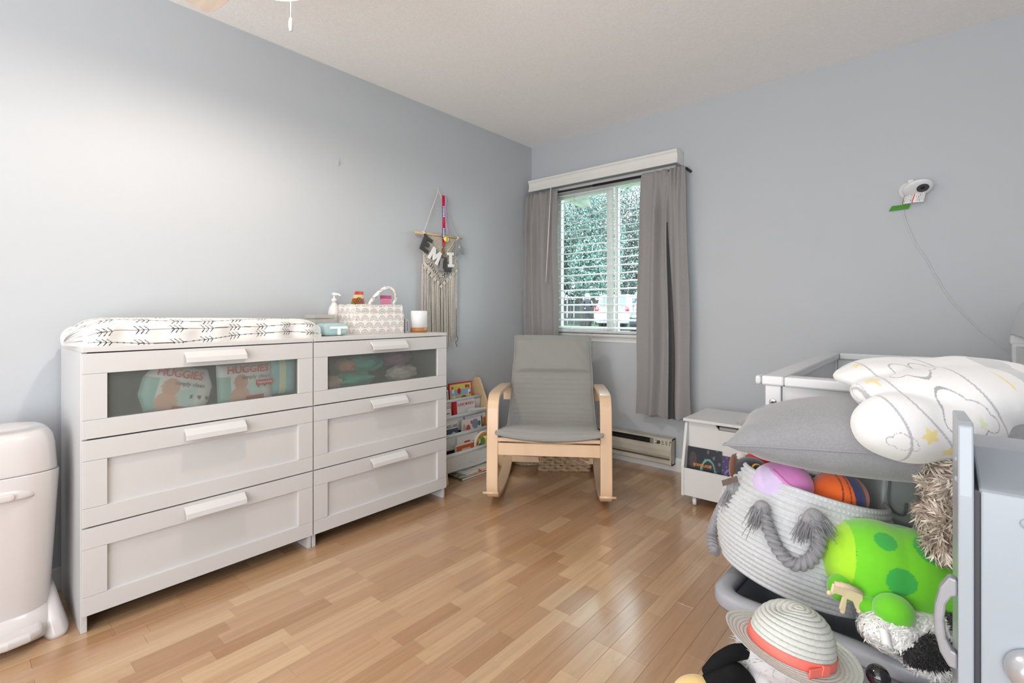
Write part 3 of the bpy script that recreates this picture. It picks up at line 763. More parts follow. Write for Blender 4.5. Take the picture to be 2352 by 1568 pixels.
m_teal = M('teal_cloth', (70, 150, 140), .9, attr=False, bump=(40, .6, .01), var=(12, .18))
def cloth(name, label, c, r, rgb, seed):
    t = thing(name, label, 'cloth', c, group=None)
    mm = M(name+'_cloth_%d' % seed, rgb, .9, bump=(60, .5, .004), var=(14, .15))
    b = MB(); b.ell((0, 0, 0), r, 36, 22, fn=lambda d: 1+.28*noise.noise(d*2.6+Vector((seed*3.1, 0, 0)))+.12*noise.noise(d*7+Vector((seed, 5, 0)))); b.build('folded_cloth', mm, t)
cloth('baby_clothes', 'bundle of teal baby clothes at top of the right glass drawer', (.325, -1.80, .805), (.06, .10, .045), (60, 150, 140), 1)
cloth('baby_clothes', 'bundle of teal green baby clothes lower in the right glass drawer', (.335, -1.875, .728), (.055, .11, .04), (70, 155, 135), 2)
cloth('baby_clothes', 'mauve bundle of baby clothes behind frosted glass at upper right', (.31, -1.60, .815), (.06, .10, .04), (150, 110, 145), 3)
cloth('baby_clothes', 'pale grey bundle of baby clothes at lower right behind frosted glass', (.335, -1.575, .735), (.055, .09, .045), (200, 190, 186), 4)
cloth('baby_clothes', 'dusty pink bundle of baby clothes at lower left behind frosted glass', (.335, -2.01, .725), (.05, .08, .035), (190, 160, 150), 5)
cloth('baby_clothes', 'small peach bundle of baby clothes beside the teal ones', (.315, -1.90, .80), (.05, .05, .035), (190, 130, 105), 6)
# ================================================================= CHANGING PAD
m_pad = M('pad_cover', (255, 255, 255), .85, attr=True, bump=(500, .2, .0008), sheen=.2)
def arrows(U, V):
    """U metres along, V metres around: rows of long thin arrows with three feather strokes"""
    row = np.floor(V/.040); vv = (V/.040-row-.5)*.040
    vv = vv+.006*np.sin(U*9+row*2.1)
    off = (row*.37) % 1*.26
    uu = ((U+off) % .105)-.05
    shaft = (np.abs(vv) < .0013)
    fe = np.zeros_like(shaft)
    for k in (-.014, 0, .014):
        fe |= (np.abs(uu-k+np.abs(vv)*.9*np.where(vv > 0, 1, 1)) < .0019) & (np.abs(vv) < .0140)
    m = shaft | fe
    m = m & (V > .004)
    return cmap([(48, 48, 56)], [m], (222, 220, 218))
t = thing('changing_pad', 'contoured changing pad in white cover with black arrow print', 'changing pad', (.225, -2.49, .951))
PL, PWD = .415, .172
def padf(u, v):
    # u along length, v around section starting at the front bottom edge, over the top, to the back bottom
    a = (v)*PI*1.0
    ex = .55
    cx = np.sign(np.cos(a))*np.abs(np.cos(a))**ex; sz = np.abs(np.sin(a))**ex
    s = (u-.5)*2
    endr = (1-np.abs(s)**9*.55)
    hgt = .110-.006*s
    x = PWD*cx*(1-.10*np.abs(s)**8)
    dip = .048*np.exp(-(cx/.55)**2)
    z = sz*(hgt-dip)*(1-np.abs(s)**14*.35)
    y = PL*s
    # loose baggy folds low on the front side, gathers on the left end
    low = np.exp(-((v-.05)/.10)**2)
    x = x+low*(.010*np.sin(u*21+2*np.sin(u*7))+.006*np.sin(u*43))
    z = np.maximum(z+low*.004*np.abs(np.sin(u*12+1.3))*(u > .08)*np.clip(v*40, 0, 1), 0)
    return x, y, z
_v = np.linspace(0, 1, 4000); _q = padf(np.full_like(_v, .5), _v); _d = np.concatenate([[0], np.cumsum(np.sqrt(np.diff(_q[0])**2+np.diff(_q[2])**2))])
VM = lambda v: np.interp(v, _d/_d[-1], _v)      # even steps along the cloth
b = MB(); b.grid(lambda u, v: padf(u, VM(v)), 520, 260, lambda u, v: arrows(u*2*PL+.012*np.sin(v*9), v*_d[-1]+.012*np.sin(u*5.2)))
b.build('fitted_cover', m_pad, t)
def endf(sgn):
    u0 = 0.0 if sgn < 0 else 1.0
    def f(u, v):
        X, Y, Z = padf(np.full_like(u, u0), u)
        k = 1-v; bul = .045*np.sqrt(np.clip(1-(1-v)**2, 0, 1))
        g = .0035*np.sin(u*95+np.sin(u*31))*np.sin(PI*np.clip(v, 0, .9)/.9)
        return X*k, Y+sgn*(bul+g), Z*k+.0*v
    return f
for s in (-1, 1):
    def ce(u, v, s=s): 
        m = (np.abs((u*17) % 1-.5) < .055) & (v > .04) & (v < .75)
        return cmap([(60, 60, 66)], [m], (222, 220, 218))
    b = MB(); b.grid(endf(s), 300, 40, ce, flip=s > 0); b.build('gathered_end', m_pad, t)
# ================================================================= THINGS ON THE SECOND DRESSER
ZT = .951
t = thing('storage_box', 'low pale grey slatted box against the wall behind the wipes', 'box', (.10, -1.925, ZT))
m_greyb = M('grey_board', (186, 184, 180), .6, var=(20, .04))
MB().box(-.05, .05, -.055, .055, 0, .082).build('body', m_greyb, t, bevel=.002)
MB().box(-.053, .053, -.058, .058, .084, .103).build('lid', m_greyb, t, bevel=.002)
for k in range(3): MB().box(.05, .053, -.055, .055, .012+.023*k, .028+.023*k).build('slat', m_greyb, t, bevel=.001)
t = thing('wipes_pack', 'pale teal soft wipes pack with white peel strip beside the changing pad', 'wipes pack', (.27, -1.955, ZT))
m_wip = M('teal_film', (168, 200, 203), .3, bump=(25, .5, .006), var=(14, .10))
b = MB(); b.ell((0, 0, .031), (.05, .064, .031), 40, 20, fn=lambda d: (max(abs(d.x)**6+abs(d.y)**6+abs(d.z)**6, 1e-9))**(-1/6)*(1+.035*noise.noise(d*4))); b.build('film', m_wip, t)
MB().box(.0485, .0535, -.035, .058, .034, .046).build('peel_strip', m_inkwhite, t, bevel=.001)
MB().box(.0485, .0535, .005, .022, .004, .036).build('peel_tab', m_inkwhite, t, bevel=.001)
# rainbow caddy
m_rain = M('rainbow_fabric', (255, 255, 255), .8, attr=True, bump=(600, .2, .0008))
def rainbow(U, V):
    cw_, chh = .052, .037
    row = np.floor(V/chh); off = (row % 2)*.5
    cu = U/cw_+off; ci = np.floor(cu); du = (cu-ci-.5)*cw_; dv = V-row*chh
    h = np.mod(np.sin(ci*12.9+row*78.2)*43758.5, 1)
    r = np.sqrt(du**2+((dv-.004*(h-.5))*.80)**2)
    m = [(np.abs(r-.0235) < .0012), (np.abs(r-.0185) < .0012), (np.abs(r-.0135) < .0012), (np.abs(r-.0085) < .0012)]
    out = np.zeros(U.shape+(3,)); out[...] = lin((238, 236, 232))
    A = np.where((h > .5)[..., None], np.array(lin((208, 176, 160))), np.array(lin((140, 150, 158))))
    B_ = np.where((h > .5)[..., None], np.array(lin((140, 152, 160))), np.array(lin((206, 182, 166))))
    for k, mm in enumerate(m): out[mm] = (A if k % 2 == 0 else B_)[mm]
    return out
t = thing('fabric_caddy', 'white fabric caddy with rainbow print and one floppy handle', 'caddy', (.18, -1.6655, ZT))
cx0, cx1, cy0, cy1 = -.085, .085, -.15, .15
def wallg(b, p0, p1, z0, z1, bulge=0):
    p0 = Vector(p0); p1 = Vector(p1); L_ = (p1-p0).length; nrm = Vector((p1.y-p0.y, -(p1.x-p0.x))).normalized()
    def f(u, v):
        k = bulge*np.sin(PI*u)*np.sin(PI*v*.7)
        return p0.x+(p1.x-p0.x)*u+nrm.x*k, p0.y+(p1.y-p0.y)*u+nrm.y*k, z0+(z1-z0)*v+.002*np.sin(u*11)*v
    b.grid(f, int(L_*620), int((z1-z0)*620), lambda u, v: rainbow(u*L_+p0.x*3, v*(z1-z0)+.004))
for nm, (a, c_) in (('front_wall', ((cx1, cy0), (cx1, cy1))), ('back_wall', ((cx0, cy1), (cx0, cy0))), ('side_wall', ((cx0, cy0), (cx1, cy0))), ('side_wall', ((cx1, cy1), (cx0, cy1)))):
    b = MB(); wallg(b, a, c_, 0, .158, .004); b.build(nm, m_rain, t, solid=.004)
b = MB(); wallg(b, (cx1+.012, cy0), (cx1+.012, cy1), 0, .116, .006); wallg(b, (cx1-.06, cy0-.006), (cx1+.012, cy0-.004), 0, .112, .002); b.build('outer_pocket', m_rain, t, solid=.003)
MB().box(cx0, cx1, cy0, cy1, 0, .004).build('base', m_rain, t)
hp = smoothpath([(.0, -.012, .09), (-.002, -.012, .15), (.0, .02, .20), (.0, .075, .245), (.0, .118, .257), (.002, .152, .236), (.0, .165, .195), (-.002, .150, .16), (-.002, .145, .10)], 60)
b = MB(); b.tube(hp, .0105, 14, flat=.75)
b.c = [tuple(c_) for c_ in rainbow(np.array([v[1]*1.0+v[2]*.7 for v in b.v]), np.array([abs(v[2])+.3*v[0] for v in b.v]))]
b.build('handle', m_rain, t)
b = MB()
for k, (yy, zz) in enumerate(((-.013, .128), (.148, .128))):
    b.tube([(.0, yy-.012, zz), (.004, yy, zz+.006), (.0, yy+.012, zz)], .012, 10)
b.c = [(.8, .79, .77)]*len(b.v); b.build('handle_knot', m_rain, t)
# things poking out of the caddy
def snack(u, v):
    r = np.sqrt(((u-.5)/.40)**2+((v-.30)/.34)**2); ang = np.sin(u*40)*np.sin(v*33)
    return cmap([(226, 214, 150), (120, 60, 30), (206, 140, 40), (80, 140, 40)], [(v > .58) & (v < .8), r < 1, (r < 1) & (ang > .45), (u < .18) & (v < .35)], (206, 64, 50))
t = thing('snack_pouch', 'red and brown snack pouch poking out of the rainbow caddy', 'pouch', (.16, -1.745, ZT+.006), rot=R(10))
b = MB()
def pf(u, v): 
    wv = 1-.5*np.clip(v-.62, 0, 1)/.38
    return .012*np.sin(PI*u)*np.sin(PI*np.clip(v, 0.02, 1)), (u-.5)*.11*wv+.02*v*v, v*.225
b.grid(pf, 60, 80, lambda u, v: snack(u, (v-.6)/.4)); b.grid(lambda u, v: (-pf(u, v)[0], pf(u, v)[1], pf(u, v)[2]), 10, 10, lambda u, v: np.ones(u.shape+(3,))*.3, flip=True); b.build('pouch', m_print, t)
t = thing('flat_packet', 'pink flat packet with fine print standing in the rainbow caddy', 'packet', (.16, -1.555, ZT+.006))
def pink(u, v): return cmap([(200, 96, 140), (196, 110, 146)], [(v > .90), (np.mod(v*26, 1) < .32) & (u > .1) & (u < .9) & (v < .88) & (np.sin(u*90+v*200) > -.5)], (232, 158, 186))
b = MB(); 
def pk(u, v): return .008*np.sin(PI*u)*(1-v*.9), (u-.5)*(.068+.010*v), v*.207
b.grid(pk, 40, 120, pink); b.grid(lambda u, v: (-pk(u, v)[0]-.0005, pk(u, v)[1], pk(u, v)[2]), 6, 6, lambda u, v: np.ones(u.shape+(3,))*np.array(lin((232, 158, 186))), flip=True); b.build('packet', m_print, t)
t = thing('lotion_bottle', 'white ribbed pump bottle against the wall behind the rainbow caddy', 'bottle', (.052, -1.815, ZT))
prof = [(0, 0), (.034, 0), (.036, .004)]
for k in range(9): prof += [(.0355, .008+.012*k), (.034, .017+.012*k)]
prof += [(.033, .122), (.026, .145), (.016, .160), (.013, .165), (.013, .175), (.0, .175)]
MB().lathe(prof, 28).build('bottle_body', m_whitep, t)
MB().lathe([(.0, .172), (.015, .172), (.015, .190), (.006, .194), (.006, .214), (.0, .214)], 20).build('pump_collar', m_whitep, t)
b = MB(); b.tube([(-.01, -.004, .214), (.0, 0, .216), (.03, .012, .213), (.04, .016, .204)], [.010, .010, .006, .005], 10); b.build('pump_head', m_whitep, t)
t = thing('night_light', 'white cylinder night light with a wooden base', 'night light', (.275, -1.407, ZT))
MB().lathe([(0, .027), (.047, .027), (.047, .120), (.045, .124), (.040, .125), (0, .125)], 48).build('diffuser', M('matte_white', (236, 235, 234), .6, var=(4, .01)), t)
MB().lathe([(0, 0), (.0475, 0), (.0475, .025), (.046, .026), (0, .026)], 48).build('wooden_base', M('oak_ring', (178, 118, 66), .5, grain=(6, 6, 60, .16)), t)
t = thing('plastic_case', 'small clear grey plastic case between caddy and night light', 'case', (.262, -1.487, ZT))
m_clear = M('grey_clear_plastic', (168, 172, 176), .2, var=(12, .04))
MB().box(-.012, .012, -.012, .012, 0, .078).build('body', m_clear, t, bevel=.003)
MB().box(-.008, .008, .012, .019, .03, .052).build('clip', m_clear, t, bevel=.002)
for k in range(5): MB().box(.012, .0126, -.006, .0, .012+.011*k, .018+.011*k).build('vent_mark', m_inkdark, t)
# ================================================================= DIAPER PAIL
t = thing('diaper_pail', 'glossy white diaper pail with foot pedal standing left of the chests', 'diaper pail', (.215, -3.098, 0))
m_pail = M('pail_plastic', (212, 208, 208), .22, var=(2, .01), coat=.2)
def se(ax, ay, p, z, n=64): return [(math.copysign(abs(math.cos(a))**(2/p), math.cos(a))*ax, math.copysign(abs(math.sin(a))**(2/p), math.sin(a))*ay, z) for a in [2*PI*k/n for k in range(n)]]
def loft(b, rings, cap0=True, cap1=True):
    n = len(rings[0]); vs = [p for r in rings for p in r]
    fs = [(i*n+k, i*n+(k+1) % n, (i+1)*n+(k+1) % n, (i+1)*n+k) for i in range(len(rings)-1) for k in range(n)]
    if cap0: fs.append(tuple(range(n-1, -1, -1)))
    if cap1: fs.append(tuple(range((len(rings)-1)*n, len(rings)*n)))
    sm = b.smooth; b.smooth = True; b.add(vs, fs); b.smooth = sm
    return b
def tilt(r, dz): return [(x, y, z+dz*x) for x, y, z in r]
b = MB(); loft(b, [se(.128, .112, 2.8, .085), se(.130, .114, 2.8, .10), se(.137, .122, 2.8, .25), se(.145, .131, 2.8, .42), tilt(se(.150, .137, 2.8, .525), .12), tilt(se(.149, .136, 2.8, .529), .12)], True, True); b.build('body', m_pail, t)
b = MB(); loft(b, [tilt(se(.1455, .1325, 2.8, .531), .12), tilt(se(.1455, .1325, 2.8, .536), .12), tilt(se(.144, .131, 2.8, .56), .06), se(.139, .127, 2.8, .625), se(.133, .121, 2.7, .655), se(.122, .110, 2.6, .672), se(.105, .094, 2.5, .682), se(.104, .093, 2.5, .6805), se(.08, .07, 2.4, .687), se(.04, .035, 2.2, .691), se(.005, .005, 2, .692)]); b.build('lid', m_pail, t)
# latch: crescent bulge with a button, on the front (+x)
b = MB(); b.ell((.138, -.010, .482), (.022, .075, .030), 40, 20, fn=lambda d: 1 if d.z > -.2 else .2/max(abs(d.z), .2)*1.0); la = b.build('latch', m_pail, t)
b = MB(); b.ell((.1605, -.008, .489), (.004, .026, .0105), 28, 12, fn=lambda d: (abs(d.y)**4+abs(d.z)**4+abs(d.x)**4)**(-.25)); b.build('latch_button', m_pail, la)
b = MB(); loft(b, [se(.150, .135, 3, .012), se(.152, .137, 3, .02), se(.146, .132, 3, .06), se(.132, .118, 2.8, .098), se(.12, .11, 2.8, .10)]); ba = b.build('base', m_pail, t)
for s in (-1, 1):
    b = MB(); loft(b, [[(x+.03, y+s*.118, z) for x, y, z in se(.135, .034, 3, 0, 32)], [(x+.03, y+s*.118, z) for x, y, z in se(.137, .036, 3, .015, 32)], [(x+.015, y+s*.112, z) for x, y, z in se(.10, .026, 3, .075, 32)], [(x, y+s*.108, z) for x, y, z in se(.06, .016, 3, .135, 32)]]); b.build('foot', m_pail, ba)
pp = [(.12, -.085), (.175, -.08), (.198, -.05), (.205, 0), (.198, .05), (.175, .08), (.12, .085)]
b = MB(); b.prism(pp, .032, .062, 'xy'); b.build('pedal', m_pail, t, bevel=.012, segs=4)
# ================================================================= WALL HANGING
m_cot = M('cotton_cord', (214, 208, 198), .9, bump=(300, .4, .001), var=(60, .08)); m_dow = M('dowel_wood', (206, 178, 140), .6, grain=(30, 3, 30, .1))
t = thing('macrame_hanging', 'cream macrame wall hanging on a wooden dowel with long fringe', 'wall hanging', (.018, -1.035, 1.86))
MB().tube([(.03, -1.245, 1.580), (.03, -.832, 1.588)], .009, 12).build('dowel', m_dow, t, world=True)
MB().tube([(.03, -1.17, 1.592), (.022, -1.040, 1.885), (.016, -1.038, 1.91)], .0026, 6).tube([(.03, -.875, 1.597), (.022, -1.030, 1.875), (.016, -1.038, 1.90)], .0026, 6).build('hanging_cord', m_cot, t, world=True)
MB().tube([(.0, -1.038, 1.872), (.012, -1.038, 1.872)], .003, 8).build('nail', m_chrome, t, world=True)
for yy in (-1.172, -.874):
    MB().tube([(.03, yy-.008, 1.583), (.03, yy+.008, 1.583)], .0135, 10).tube([(.03, yy, 1.58), (.036, yy, 1.55)], .006, 6).build('cord_knot', m_cot, t, world=True)
Y0, Y1 = -1.172, -.872; YM = (Y0+Y1)/2
def vb(y): return 1.262+(abs(y-YM)/(Y1-YM))*.125     # lower V edge
b = MB()
ny = 26; 
for i in range(ny):
    y = Y0+(Y1-Y0)*(i+.5)/ny; z = 1.572; k = 0
    while z > vb(y)+.01:
        dy = .0028 if k % 2 else -.0028
        top_v = z > 1.50-.20*(1-abs(y-YM)/(Y1-YM))
        ln = .0075 if top_v else .011
        sparse = (not top_v) and ((i+k) % 3 == 0)
        if not sparse:
            T = Matrix.Translation((.026+.002*(k % 2), y+dy, z)) @ Matrix.Rotation((.6 if (i+k) % 2 else -.6), 4, 'X')
            b.ell((0, 0, 0), (.0042, .0036 if top_v else .003, ln*.75), 6, 4, T=T)
        z -= ln; k += 1
b.build('knotted_panel', m_cot, t, world=True, stuff=True)
MB().box(.019, .0215, Y0+.004, Y1-.004, 1.39, 1.575).build('panel_ground', m_cot, t, world=True)
b = MB()
for o_ in (0, .012): b.tube([(.030, Y0, vb(Y0)+o_), (.032, YM, vb(YM)+o_), (.030, Y1, vb(Y1)+o_)], .0042, 6, twist=(3, .3, 160))
for s in (-1, 1): b.tube([(.03, YM+s*.148, 1.575), (.032, YM+s*.01, 1.44)], .0036, 6)
b.build('v_border', m_cot, t, world=True)
b = MB()
for k in range(11):
    y = lerp(Y0+.012, Y1-.012, k/10); z = vb(y)-.012
    for (dy, dz) in ((0, 0), (-.007, -.009), (.007, -.009), (0, -.018)): b.ell((.032, y+dy, z+dz), (.0055, .0062, .0062), 8, 5)
b.build('bead_knots', m_cot, t, world=True, stuff=True)
b = MB(); rr = random.Random(4)
for k in range(74):
    y = lerp(Y0-.004, Y1+.006, (k+rr.random()*.7)/74); zb = .905-.10*rr.random()+.10*abs(y-YM)/.15*rr.random()-(.03 if y > YM else 0)
    ztop = vb(min(max(y, Y0), Y1)); x = .016+.016*rr.random(); w_ = rr.uniform(-.010, .010)
    b.tube([(x, y, ztop), (x+.003*rr.random(), y+w_*.3, ztop-.12), (x, y+w_*.8, (ztop+zb)/2), (x+.004*rr.random(), y+w_, zb+.03), (x, y+w_*1.3+rr.uniform(-.008, .008), zb)], [.0024, .0022, .0022, .002, .0012], 5)
b.build('fringe', m_cot, t, world=True, stuff=True)
MB().tube(smoothpath([(.036, -.892, 1.10), (.038, -.89, .95), (.038, -.888, .905), (.038, -.878, .885), (.038, -.886, .868), (.038, -.896, .86), (.038, -.89, .845), (.038, -.882, .835), (.038, -.890, .828)], 40), .0026, 6).build('grey_strand', M('grey_cord', (120, 112, 108), .9, var=(30, .1)), t, world=True, label='twisted grey brown cord end')
# medal on ribbon
t = thing('medal', 'gold medal on a crimson and purple lanyard ribbon hung over macrame', 'medal', (.042, -1.012, 1.855))
m_rib = M('lanyard_ribbon', (200, 30, 90), .6, attr=True)
def rib(U, V):
    L_ = V*.46
    band_ = np.floor(L_/.10).astype(int) % 2
    spark = (np.sin(U*40+L_*800)*np.sin(L_*430+U*23)) > .35
    out = cmap([(160, 16, 66), (70, 50, 120), (235, 235, 240)], [spark & (band_ == 0), (band_ == 1), (band_ == 1) & (np.abs(U-.5) < .28) & (np.mod(L_*70, 1) < .62)], (206, 26, 84))
    return out
b = MB(); b.grid(lambda u, v: (.044+.0*u, -1.028+.026*u+.012*v-.010*v*v, 1.855-.34*v), 14, 240, rib); b.build('ribbon', m_rib, t, world=True, solid=.0012)
def rib2(U, V): return cmap([(225, 220, 230), (88, 66, 130), (196, 40, 96)], [(np.mod(U*3, 1) < .3), (np.mod(U*3, 1) > .65), (np.floor(V*6) % 2 == 0) & (np.abs(U-.5) < .1)], (150, 70, 130))
b = MB(); b.grid(lambda u, v: (.050+.006*np.sin(v*9), -1.012+.020*u+.006*np.sin(v*15)+.02*v, 1.855-.262*v), 10, 120, rib2); b.build('ribbon', m_rib, t, world=True, solid=.0012)
T = frame((.058, -1.003, 1.560), (0, 1, 0), (0, 0, 1))
b = MB(); b.lathe([(0, -.003), (.020, -.003), (.022, 0), (.020, .003), (.017, .0022), (0, .0022)], 32, T=T); md = b.build('medal_disc', M('medal_gold', (204, 170, 84), .32, .85, var=(50, .06)), t, world=True)
for k in range(2): MB().box(.0601, .0612, -1.012, -.996, 1.556+.008*k, 1.559+.008*k).build('embossed_bar', m_gold, md, world=True)
MB().tube([(.052, -1.020, 1.512), (.054, -1.018, 1.46)], [.006, .004], 8).tube([(.052, -1.030, 1.495), (.054, -1.034, 1.43)], [.004, .006], 8).build('metal_charm', M('brass_charm', (140, 112, 84), .4, .6, var=(40, .1)), t, world=True)
# felt letters
t = thing('letter_garland', 'string of grey, white and charcoal felt letters strung across the macrame', 'garland', (.05, -1.02, 1.58))
m_fd = M('charcoal_felt', (66, 66, 68), .95, bump=(200, .5, .002), var=(60, .12)); m_fw = M('white_felt', (232, 232, 232), .95, bump=(200, .4, .002), var=(60, .03)); m_fg = M('grey_felt', (140, 142, 144), .95, bump=(200, .5, .002), var=(60, .08))
LET = {'E': [[(-.5, -.7), (.5, -.7), (.5, -.38), (-.12, -.38), (-.12, -.17), (.36, -.17), (.36, .15), (-.12, .15), (-.12, .38), (.5, .38), (.5, .7), (-.5, .7)]],
       'M': [[(-.72, -.7), (-.38, -.7), (-.36, .0), (0, -.55), (.36, .0), (.38, -.7), (.72, -.7), (.62, .7), (.3, .7), (0, .15), (-.3, .7), (-.62, .7)]],
       'I': [[(-.42, -.7), (.42, -.7), (.42, -.42), (.17, -.42), (.17, .42), (.42, .42), (.42, .7), (-.42, .7), (-.42, .42), (-.17, .42), (-.17, -.42), (-.42, -.42)]],
       'L': [[(-.45, -.7), (.48, -.7), (.48, -.36), (-.10, -.36), (-.10, .7), (-.45, .7)]],
       'A': [[(-.6, -.7), (-.28, -.7), (-.16, -.25), (.16, -.25), (.28, -.7), (.6, -.7), (.2, .7), (-.2, .7)]]}
specs = [('E', -1.165, 1.510, -24, m_fd, .074, 'charcoal felt letter E'), ('M', -1.095, 1.440, -30, m_fw, .066, 'white felt letter M'), ('I', -1.035, 1.388, -4, m_fg, .066, 'grey felt letter I'),
         ('L', -.985, 1.388, 0, m_fd, .070, 'charcoal felt letter L'), ('I', -.952, 1.425, 2, m_fw, .072, 'white felt letter I'), ('A', -.882, 1.515, 10, m_fg, .072, 'grey felt letter A')]
gp = []
for i, (ch_, y, z, rot, mm, s, lab) in enumerate(specs):
    xx = .047+.006*(i % 2)
    T = frame((xx, y, z), (0, 1, 0), (0, 0, 1)) @ Matrix.Rotation(R(rot), 4, 'Z')
    b = MB()
    for poly in LET[ch_]: b.prism([(a*s, c_*s) for a, c_ in poly], -.006, .006, 'xy', T=T)
    o = b.build('felt_letter', mm, t, world=True, bevel=.003, label=lab)
    if ch_ == 'A':
        b = MB(); b.prism([(-.09*s, -.05*s), (.09*s, -.05*s), (0, .34*s)], .006, .0066, 'xy', T=T); b.build('letter_eye', m_cot, o, world=True)
    gp.append(tuple(T @ Vector((0, .6*s, -.004))))
MB().tube(smoothpath([(.034, -1.172, 1.585)]+gp+[(.034, -.874, 1.59)], 60), .0022, 6).build('string', m_fg, t, world=True)
MB().tube([(.034, -1.172, 1.575), (.046, -1.160, 1.56)], .010, 8).build('string_knot', m_fd, t, world=True)
# adhesive hook
t = thing('wall_hook', 'tiny clear adhesive hook stuck on the bare left wall', 'hook', (.0, -1.762, 1.915))
MB().box(.0005, .003, -.008, .008, -.02, .02).build('plate', m_wall, t, bevel=.001)
MB().tube([(.003, 0, -.004), (.010, 0, -.012), (.010, 0, -.006)], .0022, 6).build('hook', m_wall, t)
# ================================================================= BOOK RACK
m_ply = M('rack_plywood', (210, 184, 146), .5, grain=(6, 20, 4, .08)); m_sling = M('rack_canvas', (214, 220, 222), .8, attr=False, bump=(300, .2, .001), var=(10, .04)); m_fleck = M('canvas_fleck', (80, 82, 84), .9, var=(30, .2))
t = thing('book_rack', 'childrens wooden book rack with white speckled canvas pockets', 'book rack', (.15, -.955, 0))
RY0, RY1 = -1.215, -.69
side = [(.012, .0), (.30, .0), (.312, .02), (.30, .10), (.075, .585), (.058, .598), (.03, .598), (.012, .585)]
for yy in (RY0, RY1): MB().prism(side, yy-.009, yy+.009, 'xz').build('side_panel', m_ply, t, world=True, bevel=.004)
TI = [(.085, .468), (.135, .372), (.185, .266), (.238, .160)]
for i, (x, z) in enumerate(TI):
    MB().tube([(x, RY0+.01, z), (x, RY1-.01, z)], .008, 10).build('rail', m_ply, t, world=True)
    b = MB()
    dz = .10 if i < 3 else .115
    xb_, zb_ = x-.055, z-dz
    def f(u, v, x=x, z=z, dz=dz):
        a = v*3.0
        X = np.where(a < 1, x+.006-.012*a+.004*np.sin(PI*np.clip(a, 0, 1)), np.where(a < 2, x-.002-.05*(a-1), x-.052-.006*(a-2)))
        Z = np.where(a < 1, z+.008-dz*a, np.where(a < 2, z+.008-dz-.012*np.sin(PI*np.clip(a-1, 0, 1)), z+.008-dz+.06*(a-2)))
        return X, RY0+.012+(RY1-RY0-.024)*u, Z+.003*np.sin(u*8)*(a > .3)
    b.grid(f, 40, 40); sg = b.build('canvas_pocket', m_sling, t, world=True, solid=.0015)
    MB().tube([(x+.001, RY0+.012, z), (x+.001, RY1-.012, z)], .0125, 12).build('rolled_hem', m_sling, sg, world=True)
    b = MB(); rr = random.Random(i)
    for k in range(26):
        u = rr.random(); v = rr.uniform(.02, .31); q = f(np.array([u]), np.array([v])); s_ = rr.uniform(.0015, .0035)
        T = Matrix.Translation((float(q[0][0])+.0012, float(q[1][0]), float(q[2][0]))); b.ell((0, 0, 0), (.0006, s_, s_*.8), 6, 4, T=T)
    b.build('fleck', m_fleck, sg, world=True, stuff=True)
MB().box(.014, .020, RY0+.01, RY1-.01, .05, .56).build('back_board', m_ply, t, world=True)
m_cov = M('book_cover', (255, 255, 255), .3, attr=True, coat=.3); m_page = M('book_pages', (236, 232, 224), .8, grain=(4, 4, 400, .04))
def book(label, loc, w_, h_, th, lean, cover, yaw=0, roll=0, spine=(200, 200, 200), mat4=None, res=54, cat='book', group=None, pages_top=True):
    """book standing: local x = thickness (cover faces +x), y = width, z = height"""
    Mx = mat4 if mat4 is not None else (Matrix.Translation(loc) @ Matrix.Rotation(yaw, 4, 'Z') @ Matrix.Rotation(-lean, 4, 'Y') @ Matrix.Rotation(roll, 4, 'X'))
    t = thing('book', label, cat, mat=Mx, group=group)
    b = MB()
    b.grid(lambda u, v: (th/2+0*u, (u-.5)*w_, v*h_), max(8, int(res*w_/h_)), res, cover)
    b.col = lin(spine)
    b.box(th/2-.0022, th/2-.0002, -w_/2, w_/2, 0, h_).box(-th/2, -th/2+.002, -w_/2, w_/2, 0, h_).box(-th/2, th/2, -w_/2-.001, -w_/2+.001, 0, h_)
    b.build('cover', m_cov, t)
    MB().box(-th/2+.002, th/2-.002, -w_/2+.002, w_/2-.003, .003, h_-.003).build('pages', m_page, t)
    return t
def T_on(th, y, z, a=0): return frame((th/2+.0004, y, z), (0, 1, 0), (0, 0, 1)) @ Matrix.Rotation(a, 4, 'Z')
LEAN = R(4)
def yellow(u, v):
    fr = (u < .03) | (u > .955) | (v > .96)
    blue = (v > .52) & (v < .74)
    apple = ((u-.42)/.075)**2+((v-.68)/.12)**2 < 1
    f1 = ((u-.16)/.05)**2+((v-.70)/.09)**2 < 1; f2 = ((u-.86)/.05)**2+((v-.60)/.1)**2 < 1; f3 = ((u-.20)/.05)**2+((v-.45)/.09)**2 < 1
    hats = (((u-.13)/.05)**2+((v-.82)/.05)**2 < 1) | (((u-.85)/.05)**2+((v-.82)/.07)**2 < 1) | (((u-.9)/.05)**2+((v-.55)/.05)**2 < 1)
    dog = (((u-.62)/.12)**2+((v-.42)/.08)**2 < 1) | (((u-.74)/.06)**2+((v-.83)/.07)**2 < 1)
    tr = (((u-.2)/.12)**2+((v-.25)/.2)**2 < 1)
    band_ = (v < .22) & (u > .35) & (u < .7)
    return cmap([(150, 180, 206), (150, 190, 190), (200, 36, 40), (238, 238, 238), (206, 60, 50), (150, 88, 50), (200, 40, 40), (190, 30, 34)], [blue, tr, apple, f1 | f2 | f3, hats, dog, band_, fr], (216, 206, 112))
G = 'picture books in the canvas book rack'
def tier(i, y, dx=-.020, dz=-.070): return (TI[i][0]+dx, y, TI[i][1]+dz)
book('yellow picture book with red border and apple in the top rack pocket', tier(0, -.865, -.024), .215, .182, .012, LEAN, yellow, spine=(190, 40, 40), group=G)
